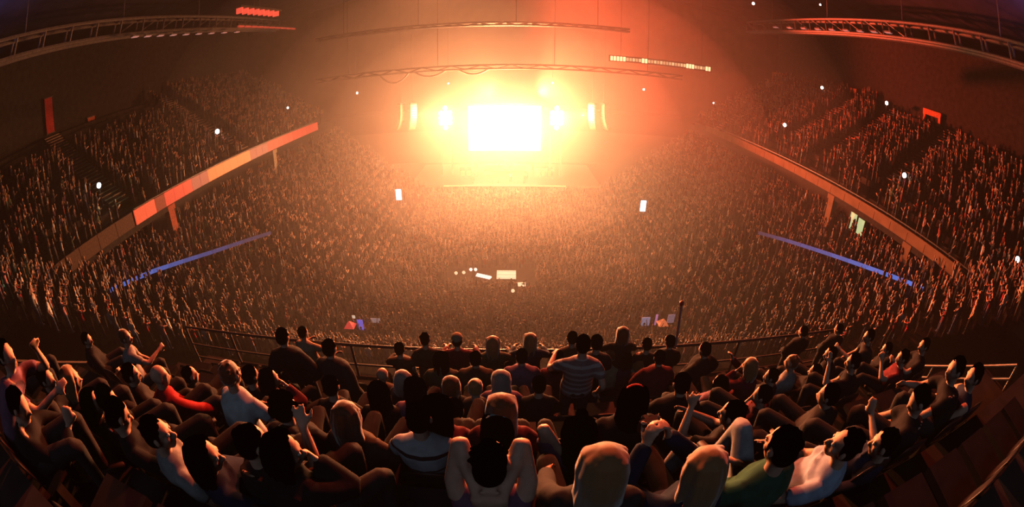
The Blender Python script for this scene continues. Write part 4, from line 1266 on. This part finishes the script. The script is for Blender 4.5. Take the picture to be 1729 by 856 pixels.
# ================================================================== SEATS OF OUR STAND
pan = MB().obox((0, .02, .42), (.21, .21, .03), ((1, 0, 0), (0, 1, .06), (0, -.06, 1))).mesh('seat_pan', seat_plastic)
bk_ = MB()
bk_.tube([(0, -.17, .44), (0, -.20, .55), (0, -.225, .67), (0, -.235, .73)], [(.2, .018), (.215, .02), (.205, .02), (.16, .014)], 12, (1, 0, 0))
back = bk_.mesh('seat_back', seat_plastic, True)
lg = MB().box((-.025, -.12, 0), (.025, -.04, .41)).mesh('seat_leg', dark_steel)
ROWNAME = {-1: 'the nearest row, below the camera', 0: 'the nearest occupied row', 1: 'the second occupied row', 2: 'the third occupied row', 3: 'the third row from the guard rail', 4: 'the second row from the guard rail', 5: 'the row at the guard rail'}
EMPT = {}
def ordinal(k):
    w1 = ['zeroth', 'first', 'second', 'third', 'fourth', 'fifth', 'sixth', 'seventh', 'eighth', 'ninth', 'tenth', 'eleventh', 'twelfth', 'thirteenth', 'fourteenth', 'fifteenth', 'sixteenth', 'seventeenth', 'eighteenth', 'nineteenth', 'twentieth']
    return w1[k] if k < len(w1) else 'twenty-' + w1[k-20]
def seat(n, x, who=None):
    EMPT[n] = EMPT.get(n, 0) + (0 if who else 1)
    lab = '%s empty seat from the red parapet end, %s' % (ordinal(EMPT[n]), ROWNAME[n].replace('the ', '', 1))
    if who:
        lab = ' '.join(('dark seat under the ' + who).split()[:16]).rstrip(',')
        for e in (' the', ' a', ' in', ' of', ' and', ' by', ' past', ' his', ' with', ' to'):
            if lab.endswith(e): lab = lab[:-len(e)]
    t = tag(empty('tip_up_seat', (x, ROWY(n), TREAD(n))), lab, 'seat', 'tip-up seats of the upper stand')
    share('seat', pan, t); share('backrest', back, t)
    share('leg', lg, t, (-.16, 0, 0)); share('leg', lg, t, (.16, 0, 0))
nseat = 0
for n in range(-1, 6):
    taken = []
    for k, x, who in sorted(q for q in SEATED if q[0] == n):
        if not taken or x - taken[-1] > .43:
            seat(n, x, who); taken.append(x); nseat += 1
    for x in np.arange(-6.2, 6.21, .52):
        if all(abs(x-q) > .5 for q in taken) and abs(x) < (4.6 if n < 2 else 6.2):
            seat(n, x); taken.append(x); nseat += 1
print('seats', nseat)

# ================================================================== people on the stage and nearest people of the packed stands
def arch(label_unused, arms, kind, top, leg, hair, skin):
    """a standing figure as one light mesh with several materials"""
    parts = []
    body, shirt, trou, hr = MB(), MB(), MB(), MB()
    lat, fwd, up = V((1, 0, 0)), V((0, 1, 0)), V((0, 0, 1))
    H = V((0, .03, 1.58)); neck = V((0, 0, 1.41))
    shirt.tube([(0, 0, .82), (0, 0, .95), (0, -.01, 1.12), (0, 0, 1.3), (0, 0, 1.37), (0, 0, 1.42)], [(.18, .13), (.17, .12), (.16, .12), (.2, .13), (.19, .1), (.09, .07)], 10, lat)
    body.tube([neck - up*.1, neck+up*.05, H-up*.05], [.055, .05, .05], 7)
    for s, an in ((-1, arms[0]), (1, arms[1])):
        S_ = neck + lat*s*.18 - up*.065
        (o, f_, u_), (po, pf, pu), curl = ARMS[an]
        E, W = ik(S_, neck + lat*s*o + fwd*f_ + up*u_, .285, .255, lat*s*po + fwd*pf + up*pu)
        body.tube([S_, E], [.05, .04], 6); body.tube([E, W, W+(W-E).normalized()*.1], [.04, .03, .035], 6)
        shirt.tube([S_ - lat*s*.04, S_+(E-S_)*(.65 if kind == 'tee' else 1)], [.066, .06], 7)
        if kind != 'tee': shirt.tube([E, E.lerp(W, .9)], [.058, .045], 7)
    for s in (-1, 1):
        trou.tube([(s*.09, 0, .9), (s*.1, .02, .48), (s*.11, 0, .05)], [.1, .07, .06], 7)
        trou.tube([(s*.11, -.05, .04), (s*.11, .15, .03)], [.045, .035], 6)
    trou.tube([(0, 0, .8), (0, 0, .95)], [(.17, .13), (.165, .12)], 8, lat)
    head_mesh(body, hr, H, Matrix.Rotation(R(-12), 3, 'X'), hair[0], .8, 1, False, random.Random(3))
    for m_, mm, vx in ((body, skin_m[skin], .024), (shirt, cloth(top), .034), (trou, cloth(leg), .04), (hr, hair_m(hair[1]), .026)):
        o = m_.build('archetype_piece', mm, None, True)
        parts.append(o); REM.append((o, vx))
    return parts
A_DEF = [(('clap', 'clap'), 'tee', 'wine', 'denim', ('short', 'dark'), 0), (('hang', 'hang'), 'long', 'black', 'charcoal', ('long', 'brown'), 0), (('up', 'up'), 'tee', 'grey', 'denim', ('short', 'black'), 1),
         (('hang', 'up'), 'tee', 'tan', 'black', ('short', 'brown'), 0), (('cross', 'cross'), 'long', 'navy', 'denim', ('short', 'black'), 1), (('phone', 'phone'), 'tee', 'red', 'black', ('long', 'blond'), 0),
         (('clap', 'clap'), 'long', 'brown', 'charcoal', ('long', 'black'), 1), (('hang', 'hang'), 'tee', 'white', 'denim', ('crop', 'dark'), 0), (('high', 'high'), 'tee', 'pink', 'denim', ('bob', 'brown'), 0)]
ARCH = [arch('', *a) for a in A_DEF]

# ---- turn every figure piece into one continuous surface
for o, vx in REM:
    md = o.modifiers.new('r', 'REMESH'); md.mode = 'VOXEL'; md.voxel_size = vx; md.use_smooth_shade = True
    sm = o.modifiers.new('s', 'SMOOTH'); sm.factor = .5; sm.iterations = 1 if vx < .01 else 2
    dc = o.modifiers.new('d', 'DECIMATE'); dc.ratio = .8 if vx < .01 else .5
bpy.context.view_layer.update()
dg = bpy.context.evaluated_depsgraph_get()
new = [(o, bpy.data.meshes.new_from_object(o.evaluated_get(dg))) for o, _ in REM]
for o, me in new:
    mats = [s.material for s in o.material_slots]
    o.modifiers.clear()
    o.data = me
    if not me.materials:
        for q in mats: me.materials.append(q)
ntri = sum(sum(len(p.vertices)-2 for p in me.polygons) for _, me in new)
print('figure tris', ntri)
def join(parts, name):
    Vs, Fs, mi, mats, off = [], [], [], [], 0
    for k, o in enumerate(parts):
        me = o.data
        Vs += [v.co[:] for v in me.vertices]
        for p in me.polygons:
            Fs.append([off+i for i in p.vertices]); mi.append(k)
        off += len(me.vertices); mats.append(me.materials[0])
    me = bpy.data.meshes.new(name)
    me.from_pydata(Vs, [], Fs)
    for q in mats: me.materials.append(q)
    me.polygons.foreach_set('material_index', mi)
    me.polygons.foreach_set('use_smooth', [True]*len(Fs))
    me.update()
    for o in parts: bpy.data.objects.remove(o)
    return me
ARCH_ME = [join(p, 'concertgoer') for p in ARCH]

# performers
def performer(x, y, yaw, k, label, z=1.5):
    o = share('person', ARCH_ME[k]); o.location = (x, y, z); o.rotation_euler = (0, 0, math.pi - R(yaw))
    tag(o, label, 'person')
p = at_y(862, 300, 64.6)
performer(p.x, 64.6, 0, 7, 'singer in white at the front middle of the stage')
performer(-6.2, 65.2, 20, 1, 'musician in black at the red parapet end of the stage front')
performer(2.3, 65.0, -15, 4, 'musician in navy beside the singer in white, tan parapet side')
performer(6.4, 66.5, -25, 6, 'musician in brown at the tan parapet end of the stage')
performer(STAGE_X, 70.6, 0, 2, 'drummer with raised arms behind the drum kit', 2.1)

# nearest people of the packed stands, each on its own
def edge_y(x): return 590 - 26*min(1, abs(x-864)/640)**2 + (14 if abs(x-864) > 560 else 0)
cand = sorted([k for k in keep if k[3] < edge_y(k[2]) and 0 < k[2] < 1729], key=lambda k: k[1])
NI = 300 - N_FRONT - 5
near_set = set(id(k) for k in cand[:NI])
for k in cand[:NI]:
    (x, y, z, yaw, zone) = k[0]
    i = int(rng.integers(len(ARCH_ME)))
    o = share('person', ARCH_ME[i])
    o.location = (x, y, z)
    s = float(rng.normal(1.0, .04))
    o.scale = (s, s, s)
    o.rotation_euler = (0, 0, R(yaw + rng.normal(0, 14)))
    side = 'red' if x < 0 else 'tan'
    tag(o, 'small dim concertgoer standing in the packed corner seating towards the %s parapet' % side, 'person', 'packed concertgoers, %s parapet corner' % side)
keep = [k for k in keep if id(k) not in near_set]
keep = [k for k in keep if k[3] < edge_y(k[2]) + 25]

# ------------------------------------------------------------------ joined crowd meshes
def crowd_mesh(name, items, label, cat):
    Vs, Fs, Cs = [], [], []
    off = 0
    for (p, d, qx, qy) in items:
        x, y, z, yaw, zone = p
        v = rng.choice(5, p=(.3, .14, .14, .1, .32))
        v0, f0, pid = FIGS[v] if d < 38 else FIGS_FAR[v]
        sc = rng.normal(1.0, .045)
        a = R(yaw + rng.normal(0, 14))
        c, s = math.cos(a), math.sin(a)
        q = v0*sc
        lean = rng.normal(.02, .05)
        xx = q[:, 0]*c - (q[:, 1]+lean*q[:, 2])*s
        yy = q[:, 0]*s + (q[:, 1]+lean*q[:, 2])*c
        Vs.append(np.c_[xx+x, yy+y, q[:, 2]+z])
        Fs.append(f0+off); off += len(v0)
        pal = np.array([SKIN[rng.integers(len(SKIN))], SHIRT[rng.integers(len(SHIRT))], TROU[rng.integers(len(TROU))], HAIR[rng.integers(len(HAIR))]])
        Cs.append(pal[pid])
    Vv, Ff, Cc = np.concatenate(Vs), np.concatenate(Fs), np.concatenate(Cs)
    me = bpy.data.meshes.new(name)
    me.vertices.add(len(Vv)); me.vertices.foreach_set('co', Vv.ravel().astype(np.float32))
    me.loops.add(len(Ff)*3); me.loops.foreach_set('vertex_index', Ff.ravel().astype(np.int32))
    me.polygons.add(len(Ff)); me.polygons.foreach_set('loop_start', (np.arange(len(Ff))*3).astype(np.int32))
    try: me.polygons.foreach_set('loop_total', np.full(len(Ff), 3, np.int32))
    except Exception: pass
    me.update(calc_edges=True)
    at = me.attributes.new('col', 'FLOAT_COLOR', 'POINT')
    at.data.foreach_set('color', np.c_[Cc, np.ones(len(Cc))].ravel().astype(np.float32))
    me.materials.append(crowd_mat)
    me.validate()
    o = bpy.data.objects.new(name, me)
    COL.objects.link(o)
    tag(o, label, cat, None, 'stuff')
    print(name, len(items), 'people', len(Ff), 'tris')
    return o
low = [k for k in keep if k[0][4] in ('floor', 'bowl')]
crowd_mesh('crowd', low, 'dense standing crowd filling the arena floor and the lower seating', 'crowd')
crowd_mesh('crowd', [k for k in keep if k[0][4] == 'left'], 'seated crowd high in the stand above the red parapet', 'crowd')
crowd_mesh('crowd', [k for k in keep if k[0][4] == 'right'], 'seated crowd high in the stand above the tan parapet', 'crowd')
